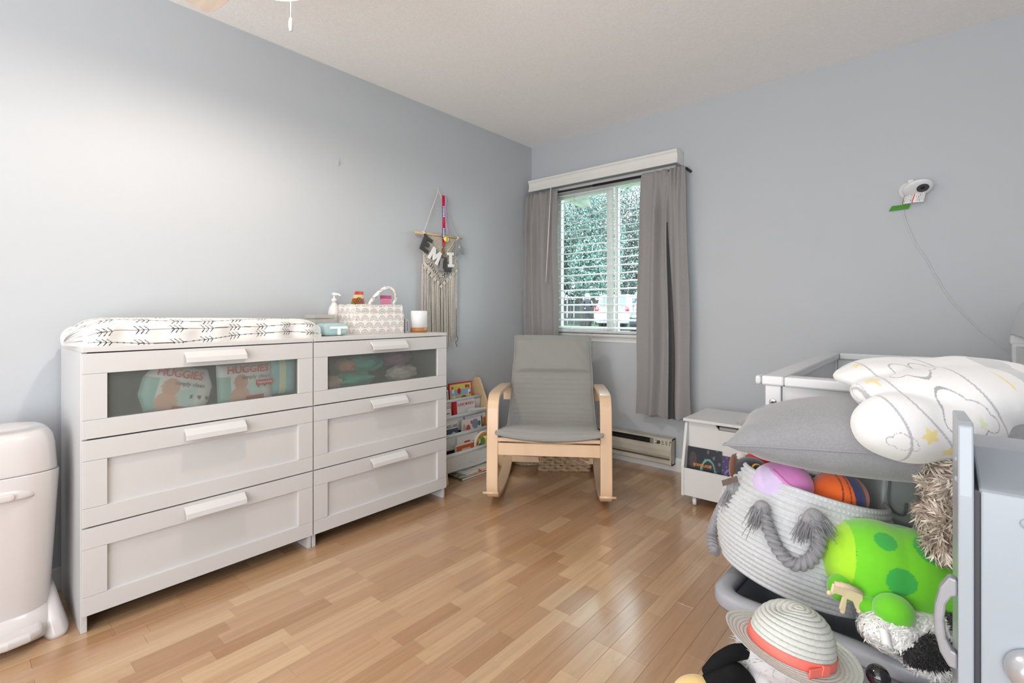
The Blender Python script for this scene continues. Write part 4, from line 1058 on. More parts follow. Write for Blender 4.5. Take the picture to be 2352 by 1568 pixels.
book('white book with green frame at the left of the top rack pocket', tier(0, -1.055, -.016), .13, .145, .010, LEAN, lambda u, v: cmap([(90, 130, 100), (240, 240, 238), (60, 70, 90)], [(u > .03) & (u < .95) & (v < .95), (u < .88) & (v < .86), ((u-.7)/.1)**2+((v-.5)/.25)**2 < 1], (236, 238, 236)), group=G)
t1 = book('thick white paperback with red spine and red title in second pocket', tier(1, -.885, -.028, -.062), .20, .155, .028, LEAN, lambda u, v: cmap([(198, 30, 40)], [u < .16], (228, 228, 230)), spine=(196, 28, 36), group=G)
text('CLASSIC MUNSCH', .026, m_red, t1, T_on(.028, .012, .128), width=.155)
book('red and dark green hardback just behind the white paperback', tier(1, -.855, -.047), .20, .176, .012, LEAN, lambda u, v: cmap([(60, 84, 66)], [u < .3], (170, 40, 44)), spine=(60, 84, 66), group=G)
book('white book with small red drawing at the left of the second pocket', tier(1, -1.075, -.015), .13, .125, .01, LEAN, lambda u, v: cmap([(190, 70, 50), (90, 90, 90)], [((u-.72)/.12)**2+((v-.35)/.18)**2 < 1, (np.abs(v-.75) < .03) & (u > .4) & (u < .9)], (232, 232, 232)), group=G)
def fifty(u, v):
    ph = np.sin(u*9+1)*np.cos(v*7+2); lo = (v < .92) & (u+v*.3 > .42)
    return cmap([(70, 66, 60), (164, 104, 50), (206, 170, 70), (60, 84, 50), (60, 34, 60)], [lo, lo & (u > .76) & (v > .2), lo & (((u-.68)/.1)**2+((v-.62)/.2)**2 < 1), lo & (((u-.50)/.09)**2+((v-.58)/.22)**2 < 1), lo & (((u-.44)/.1)**2+((v-.35)/.14)**2 < 1)], (226, 226, 224))
t2 = book('spiral bound book with dark photos and number fifty', tier(2, -.795, -.040, -.085), .20, .218, .010, LEAN, fifty, roll=-R(6), spine=(220, 220, 220), group=G)
text('50', .034, m_inkdark, t2, T_on(.010, -.068, .176, R(35)))
b = MB()
for k in range(24):
    y = -.096+k*.0084; pts = [(.008*math.cos(a), y+.001*math.sin(a), .213+.008*math.sin(a)) for a in [2*PI*j/8 for j in range(8)]]; b.tube(pts, .0011, 4, closed=True)
b.build('spiral_binding', m_inkwhite, t2, stuff=True)
book('purple edged book between the spiral book and dotted book', tier(2, -.835, -.029), .17, .165, .010, LEAN, lambda u, v: cmap([(210, 205, 220)], [(v > .9)], (98, 66, 150)), spine=(90, 60, 140), group=G)
def dots(u, v):
    d = [((u-.32)/.11)**2+((v-.58)/.16)**2 < 1, ((u-.50)/.06)**2+((v-.82)/.09)**2 < 1, ((u-.68)/.17)**2+((v-.72)/.22)**2 < 1, ((u-.90)/.07)**2+((v-.70)/.12)**2 < 1, ((u-.12)/.09)**2+((v-.5)/.3)**2 < 1]
    return cmap([(196, 86, 90), (206, 100, 100), (130, 150, 172), (60, 130, 84), (190, 176, 156), (50, 50, 50)], d+[(np.abs(v-.22-.1*np.sin(u*9)) < .03) & (u > .55)], (228, 226, 220))
book('white picture book covered with coloured dots in third pocket', tier(2, -.865, -.018), .185, .150, .010, LEAN, dots, group=G)
t3 = book('white board book with black title at left of third pocket', tier(2, -1.065, -.028), .16, .155, .012, LEAN, lambda u, v: cmap([(60, 80, 96)], [(v < .35)], (228, 228, 226)), group=G)
text('NGS ARE', .026, m_inkdark, t3, T_on(.012, .025, .122), width=.10)
book('dark blue board book low at the left of third pocket', tier(2, -1.075, -.016), .16, .110, .010, LEAN, lambda u, v: cmap([(200, 204, 206)], [((u-.75)/.16)**2+((v-.5)/.3)**2 < 1], (64, 84, 104)), group=G)
def wht(u, v): return cmap([(176, 70, 40), (120, 150, 176), (90, 110, 90), (70, 70, 96)], [(v > .55) & (v < .78) & (u > .35) & (u < .62), (v > .45) & (v < .72) & (u > .6), (v > .3) & (v < .45) & (u > .4), ((u-.2)/.15)**2+((v-.3)/.2)**2 < 1], (222, 222, 220))
book('white and grey book with coloured bars in the lowest pocket', tier(3, -.945, -.036, -.08), .19, .175, .026, LEAN, wht, group=G)
book('orange brown book in front of lowest pocket', tier(3, -.98, -.015, -.08), .16, .128, .012, LEAN, lambda u, v: cmap([(240, 220, 200), (226, 190, 150)], [(v > .93), (np.abs(v-.72) < .05) & (u > .3) & (u < .8)], (190, 98, 50)), spine=(230, 220, 210), group=G)
# arched easter book
Mx = Matrix.Translation(tier(3, -.800, -.015, -.055)) @ Matrix.Rotation(-LEAN, 4, 'Y')
t = thing('book', 'arched rainbow board book in the lowest pocket', 'book', mat=Mx, group=G)
arch = [(-.095, 0), (.095, 0)]+[(.095*math.cos(a), .055+.095*math.sin(a)) for a in [PI*k/20 for k in range(21)]]
b = MB(); b.prism(arch, -.008, .007, 'yz'); b.build('pages', m_page, t)
def archp(r0, r1, mat, x, nm):
    b = MB(); n_ = 24
    for k in range(n_):
        a0, a1 = PI*k/n_, PI*(k+1)/n_
        b.add([(x, r*math.cos(a), .055+r*math.sin(a)) for r, a in ((r0, a0), (r1, a0), (r1, a1), (r0, a1))], [(0, 1, 2, 3)])
    return b.build(nm, mat, t)
archp(.058, .095, m_inkwhite, .0074, 'rim'); archp(.062, .090, M('print_ochre', (206, 160, 70), .5, var=(20, .04)), .0078, 'ochre_band')
for k, ch_ in enumerate('My Easter Eggs'):
    a = PI*(.90-.062*k); r_ = .074
    if ch_ != ' ': text(ch_, .020, m_inkdark, t, frame((.0084, -r_*math.cos(PI-a) if False else r_*math.cos(a), .055+r_*math.sin(a)), (0, math.sin(a), -math.cos(a)), (0, math.cos(a), math.sin(a))), ext=.0002)
for (yy, zz, rr_, col) in ((-.02, .085, .03, (90, 150, 70)), (.02, .075, .026, (220, 190, 70)), (.045, .06, .022, (200, 90, 120)), (-.045, .055, .025, (70, 90, 140))):
    b = MB(); b.ell((.0076, yy, zz), (.0006, rr_*.8, rr_), 16, 8); b.build('printed_egg', M('egg_%d' % col[0], col, .5, var=(20, .05)), t)
# flat books under the rack
def flatbook(label, x, y, z, wx, wy, th, yaw, cover, spine):
    Mx = Matrix.Translation((x, y, z+th/2)) @ Matrix.Rotation(yaw, 4, 'Z') @ frame((0, 0, 0), (0, 0, 1), (0, 1, 0))
    # local x -> up, y -> world y, z -> -x ... shift so the book is centred
    Mx = Mx @ Matrix.Translation((0, 0, -wx/2))
    return book(label, None, wy, wx, th, 0, cover, spine=spine, mat4=Mx, group='picture books lying flat under the rack', res=60)
def bigart(u, v): 
    n1 = np.sin(u*11+3*np.sin(v*7))*np.cos(v*13); n2 = np.sin(u*17+v*5)*np.sin(v*21+u*9)
    return cmap([(120, 140, 110), (170, 150, 110), (96, 110, 126), (166, 96, 84)], [n1 > .45, n1 < -.5, n2 > .62, n2 < -.7], (190, 190, 160))
flatbook('large mottled picture book lying flat on the floor under the rack', .175, -.93, .0, .24, .30, .016, 0, bigart, (90, 84, 70))
flatbook('grey white picture book with red and blue art lying on the pile', .165, -.90, .0165, .2, .24, .022, R(6), lambda u, v: cmap([(196, 100, 80), (150, 60, 50), (70, 110, 140), (60, 110, 140)], [((u-.45)/.2)**2+((v-.40)/.22)**2 < 1, ((u-.45)/.12)**2+((v-.48)/.14)**2 < 1, ((u-.80)/.16)**2+((v-.55)/.2)**2 < 1, ((u-.9)/.1)**2+((v-.75)/.12)**2 < 1], (196, 198, 196)), (210, 210, 206))
flatbook('small cream book with red edge beside the pile', .27, -.82, .0165, .05, .16, .014, R(-4), lambda u, v: cmap([(190, 90, 70)], [v > .8], (224, 214, 190)), (190, 80, 60))
# ================================================================= HEATER
m_heat = M('heater_enamel', (190, 184, 170), .45, var=(6, .06)); m_fin = M('heater_inside', (66, 64, 60), .6, var=(30, .2))
t = thing('baseboard_heater', 'beige electric baseboard heater with thermostat under the window', 'heater', (.72, -.04, .05))
HX0, HX1 = .22, 1.24
MB().box(HX0, HX1, -.022, -.015, .045, .225).build('back_plate', m_heat, t, world=True)
MB().prism([(-.015, .225), (-.066, .222), (-.072, .214), (-.066, .214), (-.015, .218)], HX0, HX1, 'yz').build('top_hood', m_heat, t, world=True)
MB().prism([(-.082, .175), (-.078, .178), (-.070, .178), (-.072, .165), (-.078, .120), (-.072, .098), (-.075, .096), (-.086, .115), (-.088, .150)], HX0+.01, HX1-.01, 'yz').build('front_panel', m_heat, t, world=True, bevel=.001)
MB().prism([(-.015, .050), (-.074, .050), (-.080, .058), (-.080, .075), (-.070, .082), (-.066, .080), (-.074, .070), (-.072, .058), (-.015, .056)], HX0, HX1, 'yz').build('bottom_channel', m_heat, t, world=True)
b = MB()
for k in range(120): x = HX0+.03+k*(HX1-HX0-.20)/120; b.box(x, x+.0015, -.064, -.026, .10, .20)
b.tube([(HX0+.02, -.045, .15), (HX1-.14, -.045, .15)], .008, 8)
b.build('fins', m_fin, t, world=True, stuff=True)
for xx in (HX0, HX1-.008): MB().prism([(-.015, .046), (-.080, .046), (-.088, .06), (-.090, .16), (-.074, .226), (-.015, .228)], xx, xx+.008, 'yz').build('end_cap', m_heat, t, world=True)
th = MB().box(HX1-.125, HX1-.010, -.080, -.03, .176, .216).build('thermostat_plate', M('thermostat_cream', (206, 202, 190), .45, var=(10, .03)), t, world=True, bevel=.002)
T = Matrix.Translation((HX1-.088, -.08, .196)) @ Matrix.Rotation(PI/2, 4, 'X')
MB().lathe([(0, .012), (.010, .012), (.012, 0), (.0, 0)][::-1], 20, T=T).build('dial', m_fin, th, world=True)
for k in range(4):
    for j in range(3): 
        if 0 < k or j != 1: MB().box(HX1-.115+k*.026+(.02 if k else 0), HX1-.098+k*.026+(.02 if k else 0), -.0808, -.079, .184+j*.010, .188+j*.010).build('vent_slot', m_fin, th, world=True)
# ================================================================= WICKER BASKETS BEHIND CHAIR
m_wick = M('seagrass', (170, 146, 116), .85, var=(50, .25), bump=(120, .6, .003))
def wicker_box(loc, rot, hx, hy, h, label):
    t = thing('wicker_basket', label, 'basket', loc, rot)
    b = MB(); nrow = int(h/.0185)
    per = []
    for (ax, ay, bx, by) in ((-hx, -hy, hx, -hy), (hx, -hy, hx, hy), (hx, hy, -hx, hy), (-hx, hy, -hx, -hy)):
        n = max(6, int(math.hypot(bx-ax, by-ay)/.012))
        for k in range(n): per.append((lerp(ax, bx, k/n), lerp(ay, by, k/n)))
    for r in range(nrow):
        z = .011+r*.0185; pts = []
        for i, (x, y) in enumerate(per):
            o_ = .006*math.sin(i*PI/3+(r % 2)*PI); l_ = math.hypot(x, y); pts.append((x*(1+o_/l_), y*(1+o_/l_), z+.004*math.cos(i*PI/3+(r % 2)*PI)))
        b.tube(pts, .0122, 7, closed=True, twist=(3, .3, 140))
    b.build('woven_wall', m_wick, t)
    MB().box(-hx, hx, -hy, hy, 0, .008).build('base', m_wick, t)
    b = MB(); b.tube([(x*1.02, y*1.02, nrow*.0185+.004) for x, y in per], .013, 8, closed=True, twist=(3, .35, 160)); b.build('rim', m_wick, t)
    return t
wicker_box((.60, -.40, 0), R(38), .165, .12, .19, 'rectangular woven seagrass basket on the floor behind the rocking chair')
t = thing('wicker_basket', 'round speckled woven basket in the corner behind the rocking chair', 'basket', (.335, -.47, 0))
b = MB()
for r in range(10):
    z = .010+r*.019; rad = .118+.010*math.sin(r/9*PI); b.tube([(rad*math.cos(a), rad*math.sin(a), z) for a in [2*PI*k/48 for k in range(48)]], .0105, 8, closed=True, twist=(3, .4, 170))
b.build('coiled_wall', M('speckled_rope', (176, 158, 134), .9, var=(70, .4), bump=(150, .6, .003)), t)
MB().lathe([(0, 0), (.115, 0), (.115, .006), (0, .006)], 32).build('base', m_wick, t)
def redc(u, v): return cmap([(90, 150, 60)], [v > .86], (206, 52, 36))
book('red book with green top standing in the round woven basket', (.345, -.50, .012), .15, .30, .02, R(6), redc, yaw=-R(40), spine=(180, 44, 30), res=24)
# ================================================================= ROCKING CHAIR
m_birch = M('birch_veneer', (216, 186, 154), .38, grain=(9, 9, 2.0, .07), coat=.25)
m_edge = M('birch_ply_edge', (176, 134, 96), .5, grain=(4, 160, 160, .1))
m_cush = M('cushion_cloth', (148, 148, 145), .9, bump=(800, .25, .0006), var=(200, .04), sheen=.3, spec=.2)
m_strap = M('seat_webbing', (196, 180, 140), .8, var=(80, .06))
CH = thing('rocking_chair', 'bentwood birch rocking chair with grey ribbed cushion in the corner', 'rocking chair', (1.0, -1.12, 0), R(34.3))
side = smoothpath([(0, .735, .47), (0, .730, .535), (0, .70, .572), (0, .58, .590), (0, .32, .603), (0, .15, .606), (0, .085, .596), (0, .050, .558), (0, .038, .50), (0, .026, .38), (0, .016, .25), (0, .010, .15), (0, .016, .100), (0, .040, .072), (0, .085, .056), (0, .20, .031), (0, .36, .0145), (0, .50, .0125), (0, .64, .028), (0, .76, .062), (0, .86, .112)], 100)
side = [(p.y, p.z) for p in side]
HW = .335
for s in (-1, 1):
    b = MB(); b.smooth = False; band(b, side, *sorted((s*HW, s*(HW-.062))), .024); sf = b.build('side_frame', m_birch, CH, bevel=.004)
    b = MB(); b.tube([(s*HW*1.06, .004, .092), (s*(HW-.062)*.985, .004, .092)], .007, 8); b.build('rocker_stop', m_birch, CH)
    # bent seat and back rail
    sp = smoothpath([(0, .01, .385), (0, .20, .345), (0, .40, .295), (0, .50, .290), (0, .575, .335), (0, .66, .47), (0, .76, .70), (0, .845, .90)], 60)
    b = MB(); band(b, [(p.y, p.z) for p in sp], *sorted((s*.255, s*.205)), .020); b.build('seat_rail', m_birch, CH, bevel=.003)
MB().box(-HW+.062, HW-.062, .012, .034, .296, .362).build('front_stretcher', m_birch, CH, bevel=.003)
MB().box(-HW+.062, HW-.062, .004, .026, .372, .392).build('seat_bar', m_birch, CH, bevel=.003)
MB().box(-HW+.062, HW-.062, .712, .732, .500, .545).build('back_stretcher', m_birch, CH, bevel=.003)
MB().box(-HW+.062, HW-.062, .70, .722, .052, .092).build('rear_stretcher', m_birch, CH, bevel=.003)
for k, (y, z) in enumerate(((.14, .352), (.26, .328), (.38, .298), (.64, .44), (.70, .56), (.755, .68), (.80, .80))): MB().box(-.205, .205, y-.02, y+.02, z-.006, z+.001).build('webbing_strap', m_strap, CH)
b = MB(); b.grid(lambda u, v: (-.215+.43*u, .02+.14*v, .385-.03*v-.020*np.sin(PI*u)*(1-v*.5)), 24, 8); b.build('sling_edge', m_strap, CH, solid=.006)
for s in (-1, 1):
    b = MB(); b.ell((s*(HW+.001), .30, .585), (.003, .008, .008), 12, 6); b.build('bolt_cap', m_fin, CH)
# cushion
cpath = smoothpath([(0, -.012, .392), (0, .02, .408), (0, .10, .405), (0, .25, .380), (0, .40, .352), (0, .50, .358), (0, .57, .41), (0, .635, .52), (0, .71, .69), (0, .775, .84), (0, .803, .905)], 300)
cl_ = [0]
for i in range(1, len(cpath)): cl_.append(cl_[-1]+(cpath[i]-cpath[i-1]).length)
cl_ = np.array(cl_); cy_ = np.array([p.y for p in cpath]); cz_ = np.array([p.z for p in cpath])
dy_ = np.gradient(cy_, cl_); dz_ = np.gradient(cz_, cl_)
TOT = cl_[-1]
def cushion(u, v, side=1):
    s = v*TOT; y = np.interp(s, cl_, cy_); z = np.interp(s, cl_, cz_); ty = np.interp(s, cl_, dy_); tz = np.interp(s, cl_, dz_)
    nl = np.sqrt(ty**2+tz**2); ny, nz = -tz/nl, ty/nl
    hw = .280-.018*np.clip((s-.5)/.5, 0, 1)
    head = s > TOT-.265
    prof = (np.clip(1-np.abs(2*u-1)**5, 0, 1))**.5
    endk = np.clip(np.minimum(s, TOT-s)/.05, 0, 1)**.5
    rib = .0062*np.abs(np.sin(PI*s/.0335))**.6 - .004
    th = np.where(head, .040+.010*np.sin(PI*np.clip((s-TOT+.265)/.265, 0, 1))+.0025*np.sin(u*31+s*60)*np.exp(-((np.abs(2*u-1)-.75)/.25)**2), .030+rib)
    gut = np.exp(-((s-TOT+.265)/.012)**2)*.016
    wr = .0018*np.sin(s*90+u*8)*np.exp(-((2*u-1)/.9)**2)*(s < .35)
    th = np.maximum(th-gut+wr, .004)*prof*np.maximum(endk, .1)
    sag = -.016*(1-(2*u-1)**2)*(s < 9)*np.clip(1-s/.9, .2, 1)
    lip = .020*np.exp(-(s/.05)**2)*(np.abs(2*u-1)**3)
    if side < 0: th = -np.where(np.isfinite(th), .014*prof*np.maximum(endk, .1), 0)
    x = (2*u-1)*hw*(1+.018*np.exp(-(s/.12)**2)+.006*np.sin(s*23))
    return x, y+ny*(th+sag), z+nz*(th+sag)+lip
b = MB(); b.grid(lambda u, v: cushion(u, v, 1), 70, 420); b.grid(lambda u, v: cushion(u, v, -1), 30, 90, flip=True)
cu = b.build('cushion', m_cush, CH)
for s in (0.004, .996):
    vv = np.linspace(.004, .996, 120); q = cushion(np.full_like(vv, s), vv, 1); MB().tube(list(zip(*q)), .0048, 6).build('piping', m_cush, cu)
uu = np.linspace(.004, .996, 40)
for v0 in (.996, .003): q = cushion(uu, np.full_like(uu, v0), 1); MB().tube(list(zip(*q)), .0048, 6).build('piping', m_cush, cu)
# ================================================================= TOY CHEST
m_mdf = M('white_melamine', (216, 217, 217), .4, var=(3, .01))
t = thing('toy_chest', 'white rolling toy chest with lid and front book pocket', 'toy chest', (1.79, -.33, 0))
TX0, TX1, TB, TF = 1.49, 2.085, -.135, -.545
sp = [(TB, .052), (TF, .052), (TF, .215), (TF+.055, .445), (TF+.07, .455), (TB, .455)]
for xx in (TX0, TX1-.015): MB().prism(sp, xx, xx+.015, 'yz').build('side_panel', m_mdf, t, world=True, bevel=.0015)
MB().box(TX0+.015, TX1-.015, TF+.004, TF+.016, .056, .205).build('pocket_panel', m_mdf, t, world=True, bevel=.001)
nx0, nx1 = 1.65, 1.90
fp = [(TX0+.015, .060), (TX1-.015, .060), (TX1-.015, .452), (nx1+.02, .452), (nx1, .425), (nx0+.02, .425), (nx0-.0, .452), (TX0+.015, .452)]
MB().prism(fp, TF+.072, TF+.084, 'xz').build('front_panel', m_mdf, t, world=True, bevel=.001)
MB().box(TX0+.015, TX1-.015, TB-.012, TB, .06, .452).build('back_panel', m_mdf, t, world=True)
MB().box(TX0+.015, TX1-.015, TF+.016, TB-.012, .056, .068).build('bottom_panel', m_mdf, t, world=True)
MB().box(TX0-.004, TX1+.004, TF+.035, TB+.004, .458, .474).build('lid', m_mdf, t, world=True, bevel=.003)
for xx, yy in ((TX0+.06, TF+.04), (TX1-.06, TF+.04), (TX0+.06, TB-.05), (TX1-.06, TB-.05)):
    T = Matrix.Translation((xx, yy, .025)) @ Matrix.Rotation(R(20), 4, 'Z') @ Matrix.Rotation(PI/2, 4, 'Y')
    b = MB(); b.lathe([(.0, -.008), (.020, -.010), (.024, -.008), (.025, 0), (.024, .008), (.020, .010), (.0, .008)], 24, T=T); wh = b.build('caster', m_whitep, t, world=True)
    b = MB(); b.lathe([(.0, -.013), (.010, -.012), (.010, .012), (0, .013)], 12, T=T); b.box(xx-.016, xx+.016, yy-.012, yy+.012, .046, .056); b.build('caster_fork', m_clear, wh, world=True)
m_boxin = MB().box(1.665, 1.76, -.45, -.30, .40, .452); o = thing('toy_box', 'pale plastic box glimpsed through the toy chest finger slot', 'box', (1.71, -.38, .069))
MB().box(1.665, 1.76, -.455, -.30, .069, .440).build('tub', m_greyb, o, world=True, bevel=.004)
def dark1(u, v):
    sw = np.abs(np.sqrt((u-.62)**2*1.6+(v-.5)**2)-.26) < .02; face = ((u-.16)/.11)**2+((v-.72)/.18)**2 < 1
    st = (np.abs(v-.30-.22*u) < .018) & (u > .05) & (u < .5); pal = np.sin(u*23+v*7)*np.sin(v*19-u*6) > .72
    return cmap([(90, 110, 124), (70, 62, 62), (110, 170, 160), (140, 190, 90)], [pal & (u > .4), face, sw, st], (34, 38, 46))
def purp(u, v):
    moon = ((u-.66)/.10)**2+((v-.84)/.12)**2 < 1; sw = np.abs(np.sqrt((u-.4)**2+(v-.45)**2*.6)-.30-.03*np.sin(u*20)) < .012
    blob_ = ((u-.45)/.10)**2+((v-.60)/.16)**2 < 1; star = (np.sin(u*37)*np.sin(v*31) > .93)
    return cmap([(130, 110, 170), (170, 160, 200), (210, 170, 190), (190, 150, 120)], [sw, star, moon, blob_], (66, 52, 96))
def yawfront(x, z, a=0, y=0): return Matrix.Translation((x, y, z)) @ Matrix.Rotation(-PI/2, 4, 'Z') @ Matrix.Rotation(-R(9), 4, 'Y') @ Matrix.Rotation(a, 4, 'X')
b1 = book('dark space themed book leaning in the left of the toy chest pocket', None, .182, .245, .018, 0, dark1, mat4=yawfront(1.598, .072, 0, TF+.034), spine=(30, 34, 40), cat='book', group='picture books in the toy chest pocket')
text('storybook', .030, m_inkorange, b1, T_on(.018, -.01, .150, PI), width=.10)
b2 = book('purple book with moon leaning in the toy chest pocket', None, .21, .225, .016, 0, purp, mat4=yawfront(1.796, .072, 0, TF+.032), spine=(60, 48, 90), group='picture books in the toy chest pocket')
text('my first', .026, m_inkorange, b2, T_on(.016, -.022, .140), width=.085)
text('Disney', .022, m_gold, b2, T_on(.016, .025, .168), width=.055, shear=.2)
book('green edged book behind the dark space themed book', None, .17, .262, .014, 0, lambda u, v: cmap([(120, 180, 120), (190, 200, 190)], [(v < .965) & (v > .94), (v > .97) & (u > .3) & (u < .5)], (44, 92, 84)), mat4=yawfront(1.625, .072, 0, TF+.054), spine=(40, 84, 76), group='picture books in the toy chest pocket')
# ================================================================= CRIB
m_crib = M('crib_white', (218, 221, 224), .35, var=(3, .01))
t = thing('crib', 'white slatted baby crib standing against the window wall', 'crib', (2.485, -.745, 0))
KX0, KX1, KY0, KY1, KH = 2.125, 2.865, -1.395, -.095, .852
def post(x, y, h, s=.024): return MB().box(x-s, x+s, y-s, y+s, 0, h).build('post', m_crib, t, world=True, bevel=.003)
post(KX0+.02, KY0+.02, KH-.032); post(KX0+.02, KY1-.02, KH-.032); post(KX1-.02, KY0+.02, .965); post(KX1-.02, KY1-.02, .965)
cs = .034
MB().box(KX0+.02-cs, KX0+.02+cs, KY0-.012, KY1+.012, KH-.032, KH).build('top_rail', m_crib, t, world=True, bevel=.006)
MB().box(KX0-.034, KX0+.02-cs-.001, KY0-.016, KY0+.052, KH-.032, KH).build('rail_corner', m_crib, t, world=True, bevel=.010)
for yy in (KY0+.02, KY1-.02): MB().box(KX0+.02+cs+.001, KX1-.05, yy-cs, yy+cs, KH-.032, KH).build('top_rail', m_crib, t, world=True, bevel=.006)
for yy in (KY0+.02, KY1-.02):
    MB().box(KX0+.045, KX1-.045, yy-.011, yy+.011, KH-.125, KH-.033).build('upper_rail', m_crib, t, world=True, bevel=.002)
    MB().box(KX0+.045, KX1-.045, yy-.011, yy+.011, .22, .30).build('lower_rail', m_crib, t, world=True, bevel=.002)
    MB().box(KX0+.046, KX0+.10, yy-.010, yy+.010, .30, KH-.125).build('stile', m_crib, t, world=True, bevel=.002)
    n_ = 8
    for k in range(n_): x = KX0+.135+k*(KX1-KX0-.27)/(n_-1); MB().box(x-.014, x+.014, yy-.007, yy+.007, .30, KH-.125).build('slat', m_crib, t, world=True)
for xx, hh in ((KX0+.02, KH), (KX1-.02, .95)):
    MB().box(xx-.011, xx+.011, KY0+.045, KY1-.045, hh-.125, hh-.033).build('upper_rail', m_crib, t, world=True, bevel=.002)
    MB().box(xx-.011, xx+.011, KY0+.045, KY1-.045, .22, .30).build('lower_rail', m_crib, t, world=True, bevel=.002)
    n_ = 18
    for k in range(n_): y = KY0+.09+k*(KY1-KY0-.18)/(n_-1); MB().box(xx-.007, xx+.007, y-.014, y+.014, .30, hh-.125).build('slat', m_crib, t, world=True)
crest = [(KY0-.03, .965), (KY1+.045, .965), (KY1+.045, .985), (KY1-.03, 1.03), (KY1-.12, 1.07), (KY1-.30, 1.11), ((KY0+KY1)/2, 1.13), (KY0+.30, 1.11), (KY0+.12, 1.07), (KY0+.03, 1.03), (KY0-.03, .985)]
MB().prism(crest, KX1-.040, KX1+.018, 'yz').build('headboard_crest', m_crib, t, world=True, bevel=.006)
MB().box(KX1-.050, KX1+.014, KY1-.046, KY1+.016, .925, .962).build('crest_moulding', m_crib, t, world=True, bevel=.006)
MB().box(KX0+.05, KX1-.05, KY0+.05, KY1-.05, .30, .315).build('mattress_board', m_crib, t, world=True)
T = Matrix.Translation((KX0+.02, KY0-.0045, KH-.088)) @ Matrix.Rotation(PI/2, 4, 'X')
b = MB(); b.lathe([(.0, .003), (.005, .003), (.011, .002), (.012, 0), (.0, 0)][::-1], 20, T=T); bo = b.build('bolt_head', m_chrome, t, world=True)
b = MB(); b.lathe([(.0, .0042), (.0045, .0042), (.0045, .003), (0, .003)][::-1], 6, T=T); b.build('bolt_socket', m_fin, bo, world=True)
# ================================================================= BABY MONITOR
m_mon = M('monitor_white', (224, 226, 228), .4, var=(8, .01))
t = thing('baby_monitor', 'white round baby monitor camera mounted on the wall above the crib', 'camera', (2.49, -.03, 1.69))
T = Matrix.Translation((2.462, -.001, 1.69)) @ Matrix.Rotation(PI/2, 4, 'X')
MB().lathe([(0, 0), (.045, 0), (.045, .006), (.034, .014), (0, .016)], 32, T=T).build('wall_plate', m_mon, t, world=True)
MB().box(2.458, 2.482, -.05, -.010, 1.712, 1.735).build('hinge', m_mon, t, world=True, bevel=.004)
Td = Matrix.Translation((2.500, -.072, 1.683)) @ Matrix.Rotation(R(-22), 4, 'Z') @ Matrix.Rotation(R(118), 4, 'X') @ Matrix.Rotation(R(8), 4, 'Y')
Td = frame((2.497, -.070, 1.684), (.93, -.05, .24), (-.18, -.72, .55))
b = MB(); b.lathe([(0, -.015), (.040, -.013), (.058, -.007), (.062, .0), (.060, .006), (.055, .010), (.03, .0115), (0, .012)], 40, T=Td, sy=.82); hd = b.build('camera_head', m_mon, t, world=True)
b = MB(); b.lathe([(0, .0122), (.024, .0122), (.025, .0118), (.024, .0118)][::-1], 28, T=Td @ Matrix.Translation((.018, .0, .0008)))
ln = b.build('lens_ring', M('lens_grey', (66, 66, 70), .3, var=(10, .03)), hd, world=True)
b = MB(); b.ell((0, 0, 0), (.009, .009, .003), 16, 8, T=Td @ Matrix.Translation((.018, 0, .013))); b.build('lens', M('lens_black', (18, 18, 20), .1, var=(10, .03)), hd, world=True)
def tagf(u, v):
    lines = (np.mod(u*17, 1) < .4) & (v > .10) & (v < .92) & (np.sin(v*160+np.floor(u*17)*5) > -.55)
    return cmap([(70, 70, 74), (196, 92, 40), (120, 50, 40)], [lines & (np.abs(u-.5) > .08), np.abs(u-.5+.05*(1-v)) < .035, u < .03], (232, 232, 232))
b = MB(); b.grid(lambda u, v: (2.437+.082*u+.010*(v), -.055-.006*np.sin(u*3), 1.668-.052+.052*v), 100, 50, tagf); b.build('warning_tag', m_print, t, world=True, solid=.0006)
t = thing('monitor_cable', 'thin white cable running down the wall from monitor to crib', 'cable', (2.64, -.006, 1.25))
cp = [(2.452, -.012, 1.665), (2.434, -.008, 1.640), (2.431, -.006, 1.60), (2.440, -.006, 1.553), (2.466, -.006, 1.452), (2.496, -.006, 1.364), (2.527, -.006, 1.278), (2.578, -.006, 1.183), (2.626, -.006, 1.107), (2.676, -.006, 1.0), (2.742, -.008, .935), (2.835, -.02, .858), (2.85, -.03, .80)]
cp = [(2.452, -.012, 1.665), (2.434, -.008, 1.640)]+[(x, y, z) for (x, y, z) in CABLE]+[(2.852, -.03, .78)]
MB().tube(smoothpath(cp, 90), .0024, 6).build('cable', M('cable_white', (206, 208, 210), .5, var=(10, .02)), t, world=True)
t = thing('green_tape', 'strip of green painters tape holding the monitor cable to wall', 'tape', (2.426, -.01, 1.606))
MB().prism([(-.047, -.0135), (.034, -.010), (.041, .014), (-.034, .012)], -.0006, .0006, 'xz').build('tape_strip', M('green_tape', (60, 140, 24), .6, var=(60, .06), bump=(200, .2, .0005)), t)
